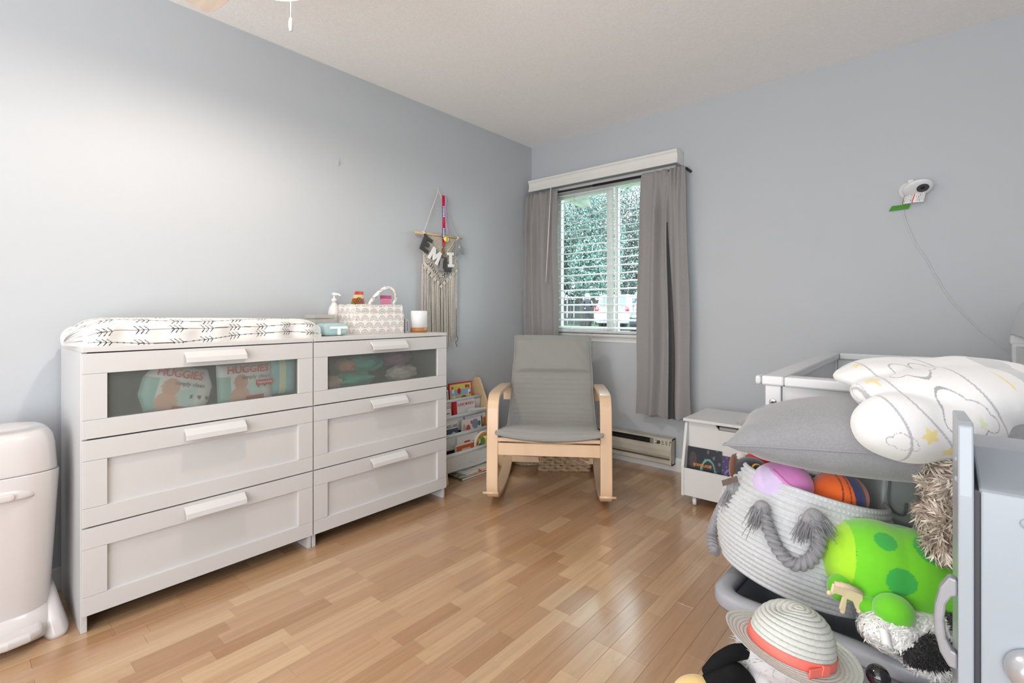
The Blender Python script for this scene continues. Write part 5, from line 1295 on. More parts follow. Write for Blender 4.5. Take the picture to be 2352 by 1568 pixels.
# ================================================================= TOTE
m_tote = M('grey_tote_plastic', (160, 164, 172), .38, var=(4, .02), bump=(300, .08, .0005)); m_toted = M('tote_inner', (120, 124, 132), .45, var=(4, .02))
TC = (2.430, -1.712, 0)
t = thing('storage_tote', 'open grey plastic storage tote holding toys and the rope basket', 'tote', TC, R(-3))
def rr(ax, ay, r, z, n=10):
    p = []
    for (cx, cy, a0) in ((ax-r, ay-r, 0), (-ax+r, ay-r, 90), (-ax+r, -ay+r, 180), (ax-r, -ay+r, 270)):
        for k in range(n+1): a = R(a0+90*k/n); p.append((cx+r*math.cos(a), cy+r*math.sin(a), z))
    return p
b = MB(); loft(b, [rr(.26, .150, .05, 0), rr(.262, .152, .05, .01), rr(.285, .172, .055, .296), rr(.293, .180, .055, .300), rr(.293, .180, .055, .318)], True, False); b.build('tub', m_tote, t, solid=.004)
b = MB(); loft(b, [rr(.318, .205, .07, .288), rr(.322, .209, .072, .296), rr(.322, .209, .072, .318), rr(.318, .205, .07, .326), rr(.298, .185, .06, .329), rr(.285, .172, .052, .326), rr(.278, .165, .05, .315), rr(.278, .165, .05, .298)], False, False); b.build('rim', m_tote, t, solid=.003)
for s in (-1, 1): MB().box(.0+s*.285, .0+s*.325, -.06, .06, .255, .288).build('grip', m_tote, t, bevel=.008)
# ================================================================= ROPE BASKET
m_rope = M('cotton_rope_white', (192, 195, 198), .9, bump=(220, .35, .0012), var=(90, .06), sheen=.2)
m_ropeg = M('cotton_rope_grey', (134, 134, 138), .9, bump=(260, .45, .0012), var=(60, .14), sheen=.2)
axisW = Vector((-.6505, .7595, 0))
BM = Matrix.Translation((2.262, -1.703, .338)) @ Matrix.Rotation(R(13), 4, axisW)
t = thing('rope_basket', 'woven white rope basket tilted over the tote, with grey rope handle', 'basket', mat=BM)
b = MB(); NC = 20; PITCH = .0133
def brad(z):
    h = z/(NC*PITCH)
    return .176+.034*math.sin(PI*min(1, h*1.15)*.9)-.020*max(0, h-.75)/.25
nseg = 420; vs = []; nz = NC*8+1
ths = np.arange(nseg)*2*PI/nseg
rows = []
for j in range(nz):
    z = NC*PITCH*j/(nz-1); ph = (j/8.0) % 1
    bulge = .0056*abs(math.sin(PI*j/8))**.7
    chev = .0009*np.sin(ths*100+(6*abs(ph-.5)))*(math.sin(PI*j/8)**2)
    # a dent in the front so the side sags like soft rope
    dent = 1-.05*np.cos(ths-R(300))*(z/(NC*PITCH)) + .02*np.sin(2*ths+1)
    r_ = (brad(z)+bulge+chev)*dent
    rows.append(np.stack([r_*np.cos(ths), r_*np.sin(ths), np.full(nseg, z+.006*math.sin(1)*0)], 1))
V_ = np.concatenate(rows); k = len(b.v)
b.v = [tuple(x) for x in V_]; b.c = [(1, 1, 1)]*len(b.v)
for j in range(nz-1):
    for i in range(nseg): b.f.append((j*nseg+i, j*nseg+(i+1) % nseg, (j+1)*nseg+(i+1) % nseg, (j+1)*nseg+i)); b.mi.append(0); b.sm.append(True)
b.build('coiled_wall', m_rope, t, solid=.008)
b = MB()
for k in range(13): b.tube([((.012+.0128*k)*math.cos(a), (.012+.0128*k)*math.sin(a), .004) for a in [2*PI*q/40 for q in range(40)]], .0066, 8, closed=True)
b.build('coiled_base', m_rope, t, stuff=True)
def handle(pts_w, tass):
    hp = smoothpath(pts_w, 200); b = MB(); b.tube(hp, .0138, 24, twist=(3, .5, 210)); h = b.build('rope_handle', m_ropeg, t, world=True)
    for (p, d0) in tass:
        b = MB(); rr_ = random.Random(int(p[0]*1000)+len(tass))
        b.ell(p, (.020, .018, .021), 14, 10)
        for k in range(170):
            d = Vector(d0)+Vector([rr_.gauss(0, .20) for _ in range(3)]); L_ = rr_.uniform(.018, .042)
            q = Vector(p)+Vector([rr_.gauss(0, .006) for _ in range(3)])
            b.tube([q, q+d*L_*.5+Vector((0, 0, .004)), q+d*L_+Vector((0, 0, -.014))], [.0013, .0011, .0007], 4)
        b.build('frayed_knot', m_ropeg, h, world=True, stuff=True)
handle([HND['a'], HND['b'], HND['c'], HND['d'], HND['e'], HND['f'], HND['g']], [(HND['a'], (-.45, -.5, -.7)), (HND['g'], (.70, .10, -.55)), (HND['g2'], (-.45, -.35, -.8))])
# handle on the far left side, hanging flat
handle(HNL, [(HNL[0], (-.3, -.2, -1))])
o = thing('leather_tag', 'flat brown wooden tag strip poking out left of rope basket', 'tag', TAGP, YAW+R(6))
MB().box(-.030, .016, -.001, .001, -.008, .008, T=Matrix.Rotation(R(-14), 4, 'Y')).build('strip', M('brown_strip', (112, 96, 86), .7, var=(40, .1), bump=(100, .3, .001)), o)
# ================================================================= SOFT TOYS
def blobthing(name, label, cat, centre, ells, mat, voxel=.005, smooth=6, colfn=None, rot=0, partname='body'):
    t = thing(name, label, cat, centre, rot)
    vs, fs, ns = blob(ells, voxel, smooth)
    b = MB(); b.smooth = True; b.add(vs.tolist(), fs, cols=None if colfn is None else colfn(vs)); b.build(partname, mat, t)
    return t, vs, ns
m_velb = lambda n, c, a=False: M(n, c, .85, attr=a, sheen=.5, bump=(400, .15, .0006), var=(40, .03))
# pink and lilac plush
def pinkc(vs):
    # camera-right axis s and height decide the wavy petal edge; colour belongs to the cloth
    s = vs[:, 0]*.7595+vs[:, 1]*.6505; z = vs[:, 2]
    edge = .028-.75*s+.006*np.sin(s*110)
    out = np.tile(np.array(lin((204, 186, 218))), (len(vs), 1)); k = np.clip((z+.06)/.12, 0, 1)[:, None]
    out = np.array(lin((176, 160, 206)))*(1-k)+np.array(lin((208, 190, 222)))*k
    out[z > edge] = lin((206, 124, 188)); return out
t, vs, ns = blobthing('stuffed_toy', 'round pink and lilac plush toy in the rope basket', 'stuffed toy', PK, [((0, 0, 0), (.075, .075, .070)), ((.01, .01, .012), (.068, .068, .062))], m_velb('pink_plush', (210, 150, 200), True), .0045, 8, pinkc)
b = MB(); pts = []
for k in range(40):
    s = lerp(-.068, .072, k/39); z = .028-.75*s+.006*math.sin(s*110)
    R_ = .077; q = R_**2-s**2-(z*R_/.072)**2
    if q > 0: f_ = -math.sqrt(q); pts.append((s*.7595-f_*.6505*-1*-1 if False else s*.7595+f_*(-.6505), s*.6505+f_*.7595, z))
if len(pts) > 3: b.tube(pts, .0042, 8); b.build('petal_edge', m_velb('pink_trim', (206, 130, 190)), t)
MB().box(-.03, .018, -.0008, .0008, -.010, .016, T=Matrix.Translation((-.020, -.084, -.052)) @ Matrix.Rotation(YAW, 4, 'Z') @ Matrix.Rotation(R(35), 4, 'Y')).build('care_label', m_inkwhite, t)
# orange plush with navy stripe
def orc(vs):
    s = vs[:, 0]*.7595+vs[:, 1]*.6505; a = np.abs(s-.016-.10*vs[:, 2]*-.35)
    seam = (np.abs(s+.030-.2*vs[:, 2]) < .0016) | (np.abs(s+.012-.12*vs[:, 2]) < .0014)
    out = np.tile(np.array(lin((224, 98, 30))), (len(vs), 1)); out[seam] = lin((130, 50, 20)); out[a < .0155] = lin((48, 56, 104)); return out
blobthing('stuffed_toy', 'round orange plush toy with a navy blue stripe in the rope basket', 'stuffed toy', ORG, [((0, 0, 0), (.067, .067, .062))], m_velb('orange_plush', (226, 96, 30), True), .0022, 4, orc)
# tan toy with dark cap
t, vs, ns = blobthing('stuffed_toy', 'small tan plush with a dark cap peeking over left rim of basket', 'stuffed toy', TANP, [((0, 0, 0), (.045, .045, .048))], m_velb('tan_plush', (196, 150, 78)), .004, 4)
b = MB(); b.ell((0, 0, .022), (.049, .049, .042), 28, 14, fn=lambda d: 1 if d.z > -.25 else .4); b.build('cap', m_velb('navy_cap', (36, 38, 50)), t)
Te = frame(tuple(Vector((.6505*.041-.7595*.003, -.7595*.041-.6505*.003, .041))), (.7595, .6505, 0), (-.2, .25, .94))
b = MB(); b.lathe([(.0, .0), (.0165, 0), (.0165, .003), (.0, .004)], 24, T=Te @ Matrix.Translation((0, 0, .001))); bd = b.build('cap_badge', m_velb('badge_yellow', (216, 168, 50)), t)
b = MB(); b.lathe([(.0, .004), (.0125, .004), (.0125, .0048), (.0, .005)], 24, T=Te @ Matrix.Translation((0, 0, .001))); b.build('badge_centre', m_velb('navy_cap', (36, 38, 50)), bd)
pe = Vector((.6505*.041, -.7595*.041, -.012))
b = MB(); b.ell(pe, (.012, .012, .0125), 16, 10); ey = b.build('eye', m_inkwhite, t)
b = MB(); b.ell(pe+Vector((.6505, -.7595, 0))*.006, (.0085, .0085, .009), 14, 8); b.build('iris', M('brown_eye', (70, 40, 24), .2, var=(20, .1)), ey)
b = MB(); b.ell((-.042, -.036, .03), (.010, .014, .034), 14, 10, T=Matrix.Rotation(R(-14), 4, 'X')); b.build('ear_flap', m_velb('brown_ear', (104, 62, 40)), t)
# black white striped toy, red toy behind
t, vs, ns = blobthing('stuffed_toy', 'small black and white plush squeezed behind the tan toy', 'stuffed toy', ZEB, [((0, 0, 0), (.032, .032, .04))], m_velb('zebra_plush', (220, 216, 206), True), .004, 4, lambda v: np.where((np.sin(v[:, 2]*120+v[:, 0]*160) > .3)[:, None], np.array([lin((40, 40, 44))]), np.array([lin((214, 208, 198))])))
blobthing('stuffed_toy', 'bright red plush corner just under the grey pillow', 'stuffed toy', REDP, [((0, 0, 0), (.05, .035, .03))], m_velb('red_plush', (200, 30, 30)), .005, 4)
blobthing('stuffed_toy', 'dark maroon plush lying deep between the pink and orange toys', 'stuffed toy', MARP, [((0, 0, 0), (.10, .08, .05))], m_velb('maroon_plush', (86, 34, 34)), .006, 4)
# grey plastic toy seat
t = thing('toy_bin', 'small grey moulded plastic toy bin tipped between basket and bear', 'bin', GBP, (R(-18), R(20), YAW))
b = MB(); loft(b, [rr(.05, .05, .022, -.065, 6), rr(.056, .056, .025, -.055, 6), rr(.060, .060, .028, .02, 6), rr(.066, .066, .03, .055, 6), rr(.070, .070, .03, .065, 6)]); b.build('shell', M('grey_soft_plastic', (150, 160, 158), .35, var=(6, .03)), t)
b = MB(); b.tube(smoothpath([(-.045, -.064, .05), (-.043, -.064, -.02), (-.02, -.062, -.044), (.008, -.060, -.040), (.010, -.060, -.01)], 30), .0028, 6); b.build('moulded_groove', M('groove_grey', (104, 112, 112), .5, var=(6, .03)), t)
# green spotted plush
SP = [(.115, .02, .075, .034), (.30, .075, .06, .036), (.02, .05, .09, .026), (.22, .13, .03, .05), (.44, .03, .02, .035), (.42, .10, -.08, .035), (.10, .15, .02, .05), (.28, -.10, 0, .05)]
GR = frame(GREEN, (.88, .43, -.16), (-.45, .86, 0))
def greenc(vs):
    out = np.tile(np.array(lin((106, 200, 20))), (len(vs), 1))
    e = vs.copy(); 
    for (cx, cy, cz, r_) in GSPOT:
        out[((e-np.array([cx, cy, cz]))**2).sum(1) < r_**2] = lin((46, 166, 62))
    face = e[:, 0] < -.125; out[face] = lin((158, 214, 30)); return out
GSPOT = [(-.045, -.100, .012, .029), (.075, -.098, -.045, .028), (-.070, -.06, .080, .022), (.018, -.058, .085, .033), (.140, -.075, .030, .028), (-.140, -.055, .035, .022), (-.02, .02, .115, .028), (.11, .02, .10, .03), (.10, -.06, -.095, .026), (.185, .03, .04, .03)]
t = thing('stuffed_toy', 'lime green plush creature with dark green spots lying on the tote', 'stuffed toy', mat=GR)
vs, fs, ns = blob([((-.055, 0, .0), (.115, .100, .100)), ((.07, 0, -.004), (.125, .100, .096)), ((.0, 0, 0), (.14, .101, .100))], .0032, 12)
b = MB(); b.smooth = True; b.add(vs.tolist(), fs, cols=greenc(vs)); b.build('body', m_velb('green_plush', (106, 200, 20), True), t)
m_gr = m_velb('green_limb', (100, 194, 24))
for (c_, r_, nm) in (((-.138, -.060, -.050), (.028, .028, .030), 'arm'), ((-.060, -.118, -.044), (.038, .034, .034), 'foot'), ((-.090, -.088, -.060), (.032, .024, .020), 'tail')):
    b = MB(); b.ell(c_, r_, 24, 14); b.build(nm, m_gr, t)
MB().box(.03, .045, -.088, -.085, -.112, -.106).build('care_label', M('label_lime', (206, 226, 140), .6, var=(20, .02)), t)
# little felt crown hanging from the green toy
o = thing('felt_crown', 'small cream felt crown hanging below the green plush', 'crown', CRW, YAW)
crown = [(-.034, .006), (-.030, .022), (-.010, .026), (.016, .014), (.034, .002), (.034, -.012), (.030, -.034), (.024, -.036), (.020, -.032), (.014, -.016), (.0, -.010), (-.004, -.036), (-.012, -.038), (-.016, -.032), (-.008, -.004), (-.026, .002), (-.036, -.002), (-.040, .004)]
MB().prism(crown, -.003, .003, 'xz').build('crown_cloth', M('cream_felt', (222, 206, 168), .9, var=(60, .04), bump=(200, .4, .001)), o, bevel=.0015)
for (x, z) in ((-.038, .002), (-.009, -.038), (.027, -.037)):
    b = MB(); b.ell((x, 0, z), (.0055, .0045, .0055), 12, 8); b.build('crown_ball', MATS['cream_felt'], o)
b = MB(); b.tube([(-.028, -.003, .024), (.0, -.007, .020), (.034, -.004, .004)], .006, 8, flat=.5); b.build('crown_band', M('tan_felt', (206, 186, 164), .9, var=(60, .05)), o)
# teddy
TB_ = TEDDY
t = thing('teddy_bear', 'shaggy grey brown teddy bear slumped over the green plush', 'teddy bear', TB_, YAW)
ells = [((.0, 0, .060), (.066, .06, .058)), ((-.005, .0, -.02), (.064, .06, .062)), ((-.050, -.03, -.005), (.036, .034, .028)), ((.03, -.02, -.07), (.07, .05, .042)), ((-.046, .0, .105), (.024, .018, .024)), ((.048, 0, .108), (.024, .018, .024)), ((-.05, -.035, -.06), (.036, .034, .032))]
vs, fs, ns = blob(ells, .006, 6)
m_fur = M('bear_fur', (150, 136, 122), .75, attr=True, sheen=.3)
b = MB(); b.smooth = True; b.col = lin((128, 116, 104)); b.add(vs.tolist(), fs); b.build('body', m_fur, t)
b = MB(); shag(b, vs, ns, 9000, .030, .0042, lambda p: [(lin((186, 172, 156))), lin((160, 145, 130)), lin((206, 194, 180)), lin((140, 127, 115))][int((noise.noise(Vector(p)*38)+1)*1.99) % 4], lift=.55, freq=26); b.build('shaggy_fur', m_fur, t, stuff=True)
bowm = M('burgundy_bow', (96, 44, 48), .8, attr=True)
def bowc(u, v): return cmap([(226, 220, 216)], [((np.mod(u*6+np.floor(v*5)*.5, 1)-.5)**2*2+(np.mod(v*5, 1)-.5)**2) < .035], (104, 50, 54))
for s in (-1, 1):
    b = MB(); b.grid(lambda u, v, s=s: (-.012+s*(.006+.040*u), -.088-.016*np.sin(PI*v)*np.sin(PI*u*.9)-.004, -.012+(v-.5)*(.018+.05*u)), 40, 40, bowc); b.build('bow_loop', bowm, t, solid=.002)
b = MB(); b.ell((-.012, -.096, -.012), (.011, .010, .014), 14, 8); b.c = [lin((104, 50, 54))]*len(b.v); b.build('bow_knot', bowm, t)
for s in (-1, 1): MB().ell((s*.026, -.073, .080), (.007, .005, .007), 10, 6).build('eye', m_inkdark, t)
MB().ell((0, -.086, .055), (.013, .008, .009), 12, 8).build('nose', m_inkdark, t)
# white black fluffy toy in the tote
t = thing('stuffed_toy', 'fluffy white plush with black patches hanging over the tote rim', 'stuffed toy', WBP, YAW)
ells = [((.01, 0, 0), (.095, .065, .052)), ((-.05, -.01, .015), (.06, .055, .04)), ((.03, -.035, -.035), (.065, .045, .032)), ((.09, .0, .01), (.06, .06, .05))]
vs, fs, ns = blob(ells, .006, 6)
def patch(p): 
    if ((p[0]+.015)/.047)**2+((p[2]-.004)/.026)**2 < 1 and p[1] < .02: return lin((26, 26, 28))
    if ((p[0]-.095)/.035)**2+((p[2]-.05)/.03)**2 < 1: return lin((30, 30, 32))
    if p[0] < -.108: return lin((90, 90, 90))
    return lin((228, 228, 226))
m_flf = M('fluffy_fur', (230, 230, 228), .8, attr=True, sheen=.4)
b = MB(); b.smooth = True; b.add(vs.tolist(), fs, cols=[patch(p) for p in vs]); b.build('body', m_flf, t)
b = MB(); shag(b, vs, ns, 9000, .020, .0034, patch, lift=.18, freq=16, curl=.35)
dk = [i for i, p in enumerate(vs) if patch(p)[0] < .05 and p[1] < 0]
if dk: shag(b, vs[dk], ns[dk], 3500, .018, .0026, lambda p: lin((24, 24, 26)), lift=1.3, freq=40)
b.build('fluffy_pile', m_flf, t, stuff=True)
b = MB(); b.grid(lambda u, v: (-.105+.06*u, -.050-.008*np.sin(u*8)-.01*v, .045-.02*u-.028*v+.005*np.sin(u*14)), 20, 10); b.build('satin_label', M('satin_white', (222, 226, 226), .4, var=(20, .02)), t, solid=.0015)
# ================================================================= PILLOW
m_pil = M('heather_grey_jersey', (138, 139, 143), .9, bump=(500, .3, .0008), var=(220, .09), sheen=.4)
t = thing('pillow', 'plump heather grey pillow lying across the rope basket and toys', 'pillow', PIL[0], (R(PIL[1][0]), R(PIL[1][1]), R(PIL[1][2])))
HX, HY, HT = PIL[2]
def pilf(sgn):
    def f(u, v):
        a = 2*u-1; b_ = 2*v-1
        k = np.clip((1-np.abs(a)**2.3)*(1-np.abs(b_)**2.3), 0, 1)**.52
        pull = 1-.085*(1-b_**2)*np.abs(a)**6; pull2 = 1-.085*(1-a**2)*np.abs(b_)**6
        wr = .006*np.sin(a*13+b_*9+1)*np.exp(-((np.abs(a)-.86)/.10)**2)+.004*np.sin(a*23)*np.exp(-((np.abs(b_)-.9)/.08)**2)
        shr = 1-.70*np.clip((-a-.25)/.75, 0, 1)**1.1*(b_ > 0)
        return a*HX*pull, b_*HY*pull2*shr, sgn*(HT*k)+wr*np.sqrt(k+.02)-.03*(1-a*a)*(0 if sgn > 0 else 1)*0
    return f
b = MB(); b.grid(pilf(1), 110, 80); b.grid(pilf(-1), 110, 80, flip=True); pb = b.build('pillow_cover', m_pil, t, weld=True)
ed = [(-1+2*k/40, -1) for k in range(41)]+[(1, -1+2*k/30) for k in range(1, 31)]+[(1-2*k/40, 1) for k in range(1, 41)]+[(-1, 1-2*k/30) for k in range(1, 30)]
pts = [tuple(float(x) for x in pilf(1)(np.array([(a+1)/2]), np.array([(b_+1)/2]))) if False else tuple(float(np.ravel(x)[0]) for x in pilf(1)(np.array([(a+1)/2]), np.array([(b_+1)/2]))) for a, b_ in ed]
MB().tube(pts, .003, 6, closed=True).build('seam', m_pil, pb)
# ================================================================= BLANKET
m_fle = M('fleece_print', (236, 236, 236), .95, attr=True, sheen=.6, bump=(350, .35, .0015))
t = thing('fleece_blanket', 'folded white fleece blanket with yellow stars on top of the pillow', 'blanket', BLC, YAW)
vs, fs, ns = blob(BLE, .0065, 14)
vs = vs+ns*np.array([.004*noise.noise(Vector(v)*13)+.007*noise.noise(Vector(v)*6+Vector((4, 0, 0))) for v in vs])[:, None]
# refine for print
bm = bmesh.new(); me = bpy.data.meshes.new('t'); me.from_pydata(vs.tolist(), [], fs); bm.from_mesh(me)
bmesh.ops.subdivide_edges(bm, edges=bm.edges[:], cuts=2, use_grid_fill=True, smooth=.6)
bm.to_mesh(me); bm.free(); vs = np.array([v.co[:] for v in me.vertices]); fs = [tuple(p.vertices) for p in me.polygons]
def starm(p, q, cx, cy, r_, rot):
    a = np.arctan2(q-cy, p-cx)+rot; d = np.hypot(p-cx, q-cy); k = np.mod(a, 2*PI/5)-PI/5
    return d < r_*(.46+.54*(1-np.abs(np.abs(k)/(PI/5)))**1.0) if False else d*np.cos(k*0) < r_*(1-.52*(1-np.abs(k)/(PI/5)))
def blprint(v):
    # cloth coordinates: along the roll (x) and across (z, y unrolled)
    p = v[:, 0]; q = v[:, 2]-.55*v[:, 1]
    out = np.tile(np.array(lin((228, 229, 230))), (len(v), 1))
    for (cx, cy, r_, ro, col) in BLSTARS: out[starm(p, q, cx, cy, r_, ro)] = lin(col)
    for (cx, cy, ax, ay) in BLCLOUD:  # outlined puffy cloud
        m_in = np.zeros(len(v), bool); m_out = np.zeros(len(v), bool)
        for (dx, dy, rr_) in ((-.6, -.15, .42), (-.15, .2, .55), (.4, .1, .48), (.75, -.2, .34), (0, -.25, .5)):
            d = np.hypot((p-cx)/ax-dx, (q-cy)/ay-dy); m_in |= d < rr_-.045; m_out |= d < rr_
        out[m_out & ~m_in] = lin((158, 160, 168))
    for (cx, cy, ax, ay, col) in BLBLOT:
        out[((p-cx)/ax)**2+((q-cy)/ay)**2 < 1+.2*np.sin(p*90)] = lin(col)
    for (x0, sl) in BLLINES:
        out[np.abs(p-x0-sl*q-.02*np.sin(q*14)) < .0026] = lin((176, 178, 184))
    return out
b = MB(); b.smooth = True; b.add(vs.tolist(), fs, cols=blprint(vs)); b.build('fleece', m_fle, t)
bpy.data.meshes.remove(me)
# ================================================================= TOY UNDER THE HAT AND HAT
m_bk = M('black_plush', (20, 20, 22), .9, bump=(400, .15, .0006), var=(40, .1), spec=.2); m_wt = m_velb('white_plush', (206, 204, 208)); m_rd = m_velb('red_felt', (205, 16, 22)); m_tn = m_velb('tan_foot_plush', (226, 192, 126))
t = thing('stuffed_toy', 'black and white plush toy with tan foot and red vest under hat', 'stuffed toy', (2.289, -2.024, 0), YAW)
vs, fs, ns = blob([((0, 0, .11), (.105, .095, .11)), ((.0, 0, .235), (.108, .09, .085)), ((.0, -.01, .32), (.085, .08, .05))], .006, 8)
b = MB(); b.smooth = True; b.add(vs.tolist(), fs); b.build('body', m_wt, t)
for (pts, rs_, nm, mm) in (
    ([(-.05, -.02, .325), (-.10, -.03, .330), (-.140, -.035, .314), (-.166, -.035, .294)], [.014, .016, .015, .009], 'arm', m_bk),
    ([(-.05, -.04, .20), (-.100, -.045, .290), (-.132, -.045, .286), (-.150, -.045, .268)], [.028, .022, .026, .030], 'leg', m_bk),
    ([(.06, -.04, .10), (.10, -.05, .05), (.10, -.06, .03)], [.03, .03, .025], 'leg', m_bk)):
    sp_ = smoothpath(pts, 24); b = MB(); b.tube(sp_, np.interp(np.linspace(0, 1, len(sp_)), np.linspace(0, 1, len(rs_)), rs_), 16); b.ell(pts[-1], (rs_[-1],)*3, 14, 8); b.build(nm, mm, t)
b = MB(); b.ell((-.192, -.045, .250), (.050, .036, .036), 28, 16); b.build('foot', m_tn, t)
b = MB(); b.ell((.030, -.020, .232), (.100, .088, .078), 32, 18); b.build('vest', m_rd, t)
b = MB(); b.prism([(-.012, -.02), (.012, -.02), (.0, .03)], -.004, .004, 'xz', T=Matrix.Translation((.0, -.112, .250)) @ Matrix.Rotation(R(40), 4, 'Y')); b.build('white_patch', m_wt, t, bevel=.002)
fb = MB(); fi = [i for i, p in enumerate(vs) if p[2] > .28 and p[0] < .0]; fur(fb, vs[fi], ns[fi], 260, .018, .002, .2, .6); fb.build('fringe_tuft', m_wt, t, stuff=True)
# straw hat
m_straw = M('woven_straw', (200, 203, 198), .8, bump=(420, .55, .0012), var=(160, .07)); m_coral = M('coral_ribbon', (228, 112, 100), .6, var=(60, .03), bump=(500, .15, .0005))
HM = Matrix.Translation(HATP) @ Matrix.Rotation(R(HATR[0]), 4, Vector((.7595, .6505, 0))) @ Matrix.Rotation(R(HATR[1]), 4, Vector((-.6505, .7595, 0))) @ Matrix.Rotation(YAW, 4, 'Z') @ Matrix.Scale(HATS, 4)
t = thing('straw_hat', 'white woven straw sun hat with a coral ribbon', 'hat', mat=HM)
# crown and brim: every braid row is a strip of its own, overlapping the next like shingles
def hatrow(b, r0, z0, r1, z1, out, n=96, wav=0, sx=.92, sy=1.06):
    pts = [(r0, z0), (lerp(r0, r1, .5)+out*.55, lerp(z0, z1, .5)+out*.3), (lerp(r0, r1, .92)+out, lerp(z0, z1, .92)+out*.5), (r1+out*.5, z1-.0002)]
    vs = []
    for (r_, z) in pts:
        for k in range(n):
            a = 2*PI*k/n; zz = z+wav*max(0, (r_-.095)/.05)*(math.cos(2*a)*.6+math.cos(a-1)*.4)
            dent = .016*math.exp(-((r_*math.cos(a)*sy+.045)**2+(r_*math.sin(a)*sx-.005)**2)/.0011)*(z > .06)
            vs.append((r_*math.cos(a)*sy, r_*math.sin(a)*sx, zz-dent))
    s_ = b.smooth; b.smooth = True
    b.add(vs, [(i*n+k, (i+1)*n+k, (i+1)*n+(k+1) % n, i*n+(k+1) % n) for i in range(3) for k in range(n)]); b.smooth = s_
def hatlathe(b, prof, n=90, sx=.92, sy=1.06):
    vs = [(r_*math.cos(2*PI*k/n)*sy, r_*math.sin(2*PI*k/n)*sx, z) for (r_, z) in prof for k in range(n)]
    s_ = b.smooth; b.smooth = True; b.add(vs, [(i*n+k, (i+1)*n+k, (i+1)*n+(k+1) % n, i*n+(k+1) % n) for i in range(len(prof)-1) for k in range(n)]); b.smooth = s_
b = MB(); prof = [(.0003, .112), (.012, .1115), (.024, .110), (.036, .107), (.048, .1025), (.060, .0955), (.070, .086), (.0785, .0745), (.085, .062), (.0895, .049), (.0925, .036), (.0945, .023), (.0955, .011), (.096, 0)]
for k in range(len(prof)-1): hatrow(b, *prof[k], *prof[k+1], .0022)
b.build('crown', m_straw, t, solid=.0012)
b = MB()
for k in range(6): r0 = .0955+.0092*k; hatrow(b, r0, .0012+.0006*k*k*.5, r0+.0095, .0012+.0006*(k+1)**2*.5, .0009, wav=.012)
b.build('brim', m_straw, t, solid=.0014)
b = MB(); hatlathe(b, [(.0975, .004), (.0980, .008), (.0972, .026), (.0962, .027)], 90); rb = b.build('ribbon', m_coral, t, solid=.0012)
b = MB()
T = Matrix.Translation((.03, -.0895, .016)) @ Matrix.Rotation(R(18), 4, 'Z')
b.box(-.012, .012, -.004, .003, -.013, .013, T=T); b.box(-.05, -.012, -.0025, .002, -.012, .010, T=T @ Matrix.Rotation(R(-8), 4, 'Y')); b.build('ribbon_knot', m_coral, rb, bevel=.002)
# small things at the bottom edge
t = thing('toy_stick', 'shiny black ball topped toy stick standing beside the straw hat brim', 'toy stick', (BALLP[0], BALLP[1], 0))
b = MB(); b.ell((0, 0, BALLP[2]), (.021, .021, .021), 24, 14); b.build('ball_tip', M('glossy_black', (22, 22, 26), .15, var=(10, .05), coat=.5), t)
MB().tube([(0, 0, 0), (0, 0, BALLP[2]-.018)], .006, 10).build('stick', m_black, t)
t = thing('knitted_toy', 'black and white knitted toy at the bottom edge below the tote', 'knitted toy', KNITP, YAW)
b = MB()
for r in range(36):
    z = .005+.0091*r; rad = .050 if z < .275 else math.sqrt(max(.00003, .050**2-(z-.275)**2))
    b.tube([(rad*math.cos(a), rad*math.sin(a), z+.003*math.sin(a*14)) for a in [2*PI*k/44 for k in range(44)]], .0062, 6, closed=True, twist=(3, .3, 200))
b.c = [lin((190, 190, 188)) if (i//18+i//264) % 2 else lin((36, 36, 38)) for i in range(len(b.v))]; b.build('knitted_body', M('knit_yarn', (120, 120, 120), .9, attr=True, bump=(300, .5, .001)), t)
MB().lathe([(0, .004), (.045, .004), (.045, .275), (.03, .308), (0, .318)], 20).build('stuffing', m_inkgrey, t)
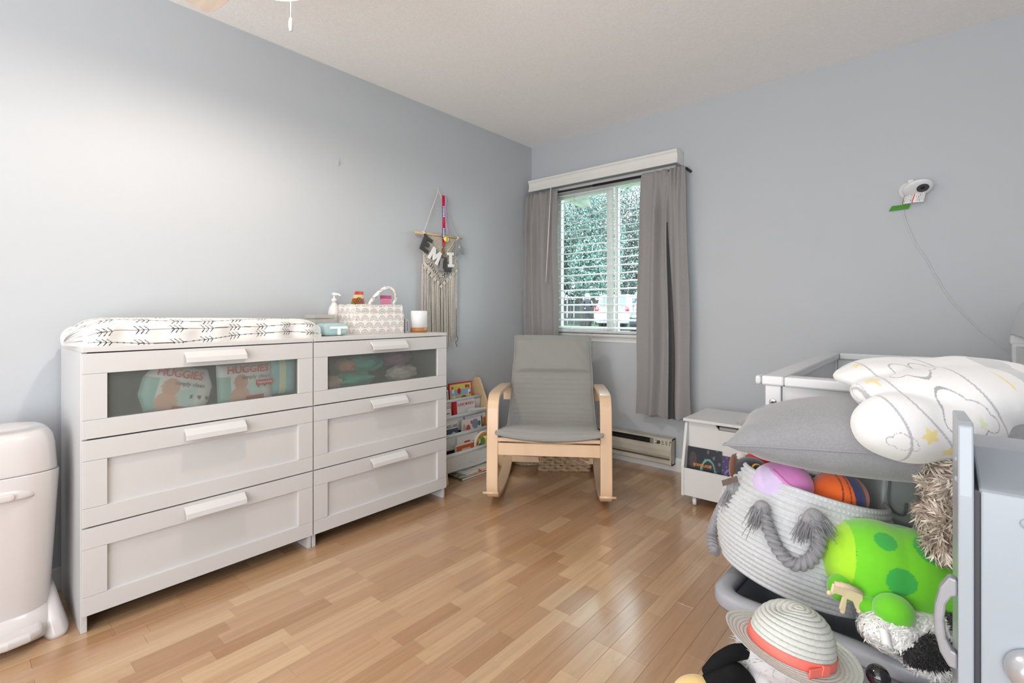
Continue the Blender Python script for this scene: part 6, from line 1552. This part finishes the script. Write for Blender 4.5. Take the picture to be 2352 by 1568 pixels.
# ================================================================= PLAY KITCHEN
m_kit = M('kitchen_white', (156, 165, 174), .3, var=(3, .01)); m_silver = M('silver_plastic', (150, 152, 158), .38, .25, var=(8, .02)); m_gap = M('kitchen_gap', (58, 60, 68), .6, var=(8, .05))
t = thing('play_kitchen', 'white toy kitchen with grey handle and silver knob at right edge', 'play kitchen', (2.80, -2.12, 0))
MB().prism([(-2.268, 0), (-1.985, 0), (-1.985, .882), (-2.245, .905), (-2.258, .90), (-2.268, .80)], 2.586, 2.6035, 'yz').build('side_panel', m_kit, t, world=True, bevel=.0025)
MB().box(2.604, 2.610, -2.262, -1.985, 0, .81).build('hinge_gap', m_gap, t, world=True)
MB().box(2.6105, 3.12, -2.268, -2.255, .02, .812).build('front_panel', m_kit, t, world=True, bevel=.003)
MB().prism([(-2.270, .814), (-2.10, .842), (-1.985, .842), (-1.985, .80), (-2.255, .80)], 2.6085, 3.12, 'yz').build('counter_top', m_kit, t, world=True, bevel=.003)
MB().box(2.6105, 3.12, -2.0, -1.985, 0, .80).build('back_panel', m_kit, t, world=True)
MB().box(3.12, 3.137, -2.268, -1.985, 0, .88).build('side_panel', m_kit, t, world=True, bevel=.0025)
hp = smoothpath([(0, .668, 2.586), (0, .668, 2.586)], 2)
# bail handle on the outer face of the side panel: arched grip with two ends
outer = [(2.586, .672), (2.576, .674), (2.566, .655), (2.560, .625), (2.559, .606), (2.560, .586), (2.566, .558), (2.576, .540), (2.586, .540)]
inner = [(2.586, .563), (2.580, .566), (2.5735, .580), (2.571, .606), (2.5735, .632), (2.580, .645), (2.586, .648)]
MB().prism(outer+inner, -2.262, -2.244, 'xz').build('handle', m_silver, t, world=True, bevel=.003)
for (x, z, r_) in ((2.662, .578, .030), (2.656, .797-.02, .007)):
    T = Matrix.Translation((x, -2.268, z)) @ Matrix.Rotation(PI/2, 4, 'X')
    b = MB(); b.lathe([(0, 0), (r_*.95, 0), (r_, r_*.2), (r_*.9, r_*.62), (r_*.5, r_*.92), (0, r_)], 28, T=T)
    b.build('knob' if r_ > .01 else 'screw_cap', M('silver_knob', (190, 192, 196), .28, .6, var=(8, .02)) if r_ > .01 else m_kit, t, world=True)
for zz in (.845, .815): MB().ell((2.5855, -2.235, zz), (.003, .004, .005), 10, 6).build('screw_cap', m_kit, t, world=True)
